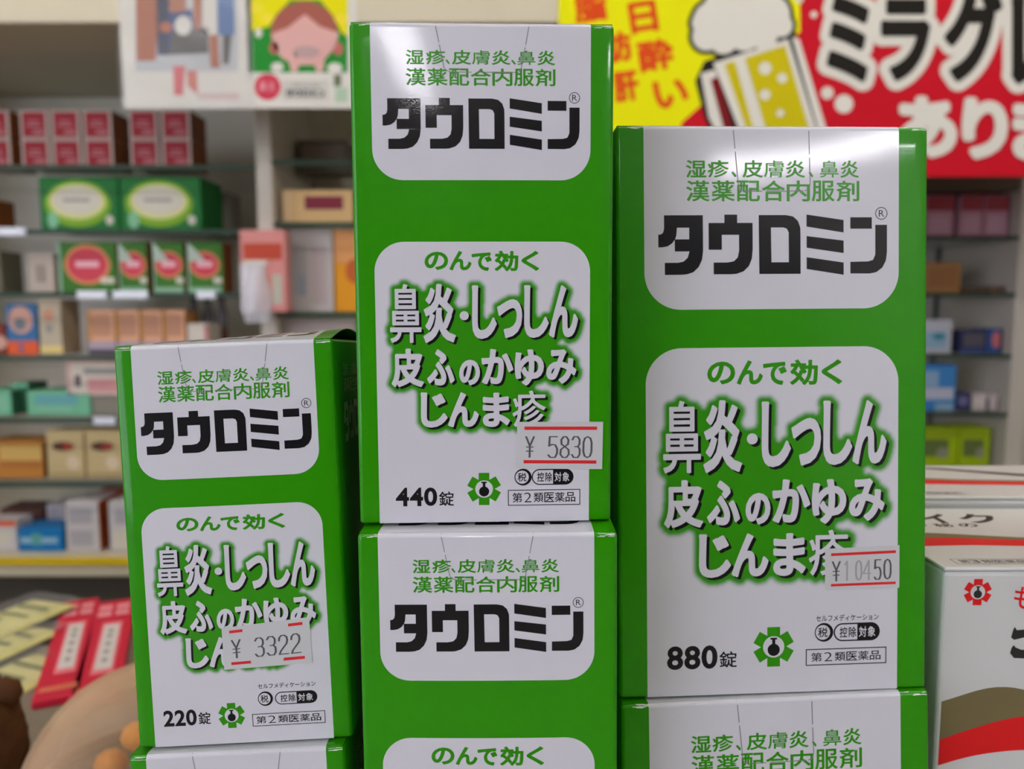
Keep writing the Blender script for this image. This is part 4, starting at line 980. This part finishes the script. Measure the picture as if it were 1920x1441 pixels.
    for i, ch in enumerate('' if swoosh else '便秘の'): top(fit(ch, .012 + i*.0085, .0415, .0185 + i*.0085, .0455, .02), SUMI, 1)
    mb.build('lid', e)
    return e
pA = at(1772, 1064, .215)
wave_carton('white carton with red and olive waves, nearest, right of the 10450 yen carton', pA.x, .105, .215, .066, pA.z)
wave_carton('white carton with red and olive waves, behind the nearest one', at(1680, 931, .2835).x, .125, .2835, .058, at(1800, 931, .2835).z, True)

# ------------------------------------------------------------------ things lying on the counter at the left
def counter_at(px, py, lift=0.0):
    a = at(px, py, 1.0); d = (a - Vector((0, 0, CAMZ))); k = (CZ + lift - CAMZ) / d.z
    return Vector((d.x * k, d.y * k, CZ + lift))
PKR = c_('packet_red', 196, 34, 60); PKP = c_('packet_rose', 224, 120, 130); PKL = c_('packet_labelwhite', 206, 198, 196)
def flat_pack(label, p_tl, p_tr, p_bl, z0):
    a, b, c = counter_at(*p_tl, z0 + .006), counter_at(*p_tr, z0 + .006), counter_at(*p_bl, z0 + .006)
    ux = (b - a); L = (c - a).length; W = ux.length; ang = math.atan2((a - c).y, (a - c).x) - math.pi / 2
    mid = c
    e = thing('medicine_packet', label, 'packet', (c.x, c.y, CZ + z0), (0, 0, ang), 'flat red packets on the counter')
    mb = MB(); mb.box(0, W, 0, L, 0, .006, PKR, .001)
    def put(part, m, k): mb.add([(p[0] * W, p[1] * L, .006 + .00012 * k) for p in part[0]], part[1], m)
    put(rect(.3, .2, .78, .72), PKP, 1); put(rect(.36, .24, .72, .69), PKL, 2)
    for y in (.3, .38, .46, .54, .6): put(rect(.48, y, .6, y + .04), GREY, 3)
    for y in (.80, .88):
        for x in (.12, .55): put(rect(x, y, x + .33, y + .06), c_('packet_pinkink', 222, 140, 150), 1)
    put(rect(.1, .06, .9, .1), c_('packet_gold', 206, 110, 84), 1)
    mb.build('sleeve', e)
flat_pack('flat red packet with white label, nearer the pale yellow packets', (119, 1128), (176, 1130), (58, 1316), 0)
flat_pack('flat red packet with white label, nearer the tilted green carton', (182, 1129), (243, 1132), (126, 1318), 0)
PYE = c_('sachet_yellow', 206, 200, 132); PYD = c_('sachet_ink', 120, 120, 72)
rnd = random.Random(11)
for i, (px, py, lab, rz) in enumerate(((24, 1182, 'pale yellow sachet in clear film, on top beside the red packet', -.3), (-12, 1226, 'pale yellow sachet in clear film, at the left edge', -.3), (12, 1280, 'pale yellow sachet in clear film, lowest beside the red packet', -.34))):
    c = counter_at(px, py, 0)
    e = thing('sachet', lab, 'packet', (c.x, c.y, CZ + (.009, .0045, 0)[i]), (0, 0, rz), 'pale yellow sachets in clear film')
    mb = MB(); W, L = .05, .082; n = 10; v = []
    for k in (0, 1):
        for j in range(n + 1):
            for q_ in range(n + 1):
                u, t = q_/n, j/n
                v.append(((u - .5) * W, (t - .5) * L, .0002 + k * (.0035 * (math.sin(math.pi*u) * math.sin(math.pi*t)) ** .5 + (rnd.uniform(0, .0006) if 0 < q_ < n and 0 < j < n else 0))))
    N1 = n + 1
    f = [(j*N1+q_, j*N1+q_+1, (j+1)*N1+q_+1, (j+1)*N1+q_) for j in range(n) for q_ in range(n)]
    mb.add(v, [g[::-1] for g in f] + [tuple(N1*N1 + a for a in g) for g in f], PYE)
    for (a, b, c2, d) in ((.15, .7, .85, .76), (.2, .5, .8, .55), (.15, .35, .5, .4)): mb.add([((p[0]-.5)*W, (p[1]-.5)*L, .0046) for p in rect(a, b, c2, d)[0]], [(0,1,2,3)], PYD)
    mb.build('paper', e)
    mb = MB(); v = [((q_/n - .5) * W * 1.12, (j/n - .5) * L * 1.12, .0048 + rnd.uniform(0, .0016)) for j in range(N1) for q_ in range(N1)]
    mb.add(v, f, CLEAR); mb.build('film', e, True)

# amber see-through dome with sweets under it
cD = counter_at(290, 1482, 0)
e = thing('display_dome', 'amber see-through plastic dome behind the tilted green carton', 'plastic dome', cD)
Rd = .0665; mb = MB()
prof = [(Rd + .004, .0005), (Rd + .004, .004), (Rd, .005)] + [(Rd * math.cos(a), .005 + Rd * .98 * math.sin(a)) for a in np.linspace(.06, 1.5, 14)] + [(.002, .005 + Rd * .985)]
prof += [(.002, .005 + Rd * .985 - .003)] + [((Rd - .003) * math.cos(a), .005 + (Rd - .003) * .98 * math.sin(a)) for a in np.linspace(1.5, .06, 14)] + [(Rd - .003, .004), (Rd - .003, .0005)]
mb.lathe(prof, AMBER, 48); mb.build('shell', e, True)
mb = MB(); mb.lathe([(Rd + .001, .0002), (Rd + .007, .0002), (Rd + .007, .006), (Rd + .001, .006)], see_through('amber_rim', (200, 165, 125), .75, .3, .4), 48); mb.build('rim', e, True)
sw = [('sweet_orange', (236, 150, 40)), ('sweet_cream', (222, 200, 160)), ('sweet_gold', (210, 160, 70))]
spots = [(-.030, .012, .0), (-.012, .034, .0), (.0, -.005, .0), (-.024, -.022, .0), (.018, .026, .0), (.03, -.006, .0), (-.014, .012, .0165), (.010, .010, .0165)]
for i, (dx, dy, dz) in enumerate(spots):
    mb = MB(); bm = bmesh.new(); bmesh.ops.create_icosphere(bm, subdivisions=2, radius=.0085)
    for vv in bm.verts: vv.co.x *= 1.1; vv.co.z = vv.co.z * .95 + .0085
    mb.frombm(bm, c_(sw[i % 3][0], *sw[i % 3][1])); 
    for sgn in (-1, 1): mb.add([(sgn*.0088, 0, .0085), (sgn*.0155, -.005, .0115), (sgn*.0155, .005, .0055)], [(0, 1, 2)], c_(sw[i % 3][0], *sw[i % 3][1]))
    setp(mb.build('wrapped_sweet', smooth=False, loc=(cD.x + dx, cD.y + dy, CZ + .0002 + dz)), ('orange', 'cream', 'gold')[i % 3] + ' wrapped sweet heaped under the amber dome', 'sweet', 'wrapped sweets under the amber dome')

# brown fuzzy plush toy at the lower left corner
cP = counter_at(-32, 1510, 0)
e = thing('plush_toy', 'brown fuzzy plush toy at the lower left corner beside the amber dome', 'plush toy', cP)
FUR = mat('plush_fur', (96, 62, 38), .95, .1, .9, 500, mottle=.5, mscale=60)
bm = bmesh.new(); bmesh.ops.create_icosphere(bm, subdivisions=5, radius=1)
rnd = random.Random(5)
for vv in bm.verts:
    d = vv.co.normalized(); z = (d.z + 1) / 2
    rr = .0245 * (1 - .15 * z) * (1 + .06 * math.sin(9 * d.x + 4 * d.z) * math.sin(8 * d.y)) + rnd.uniform(-.0008, .0008)
    vv.co = Vector((d.x * rr, d.y * rr, .038 + d.z * .0372 + .002 * math.sin(7 * d.x) * math.cos(6 * d.z)))
mb = MB(); mb.frombm(bm, FUR); mb.build('body', e, True)
for sg in (-1, 1):
    bm = bmesh.new(); bmesh.ops.create_icosphere(bm, subdivisions=3, radius=.008)
    for vv in bm.verts: vv.co = Vector((vv.co.x + sg * .017, vv.co.y * .7, vv.co.z + .0645)) + Vector((rnd.uniform(-.0005, .0005),) * 3)
    mb = MB(); mb.frombm(bm, FUR); mb.build('ear', e, True)
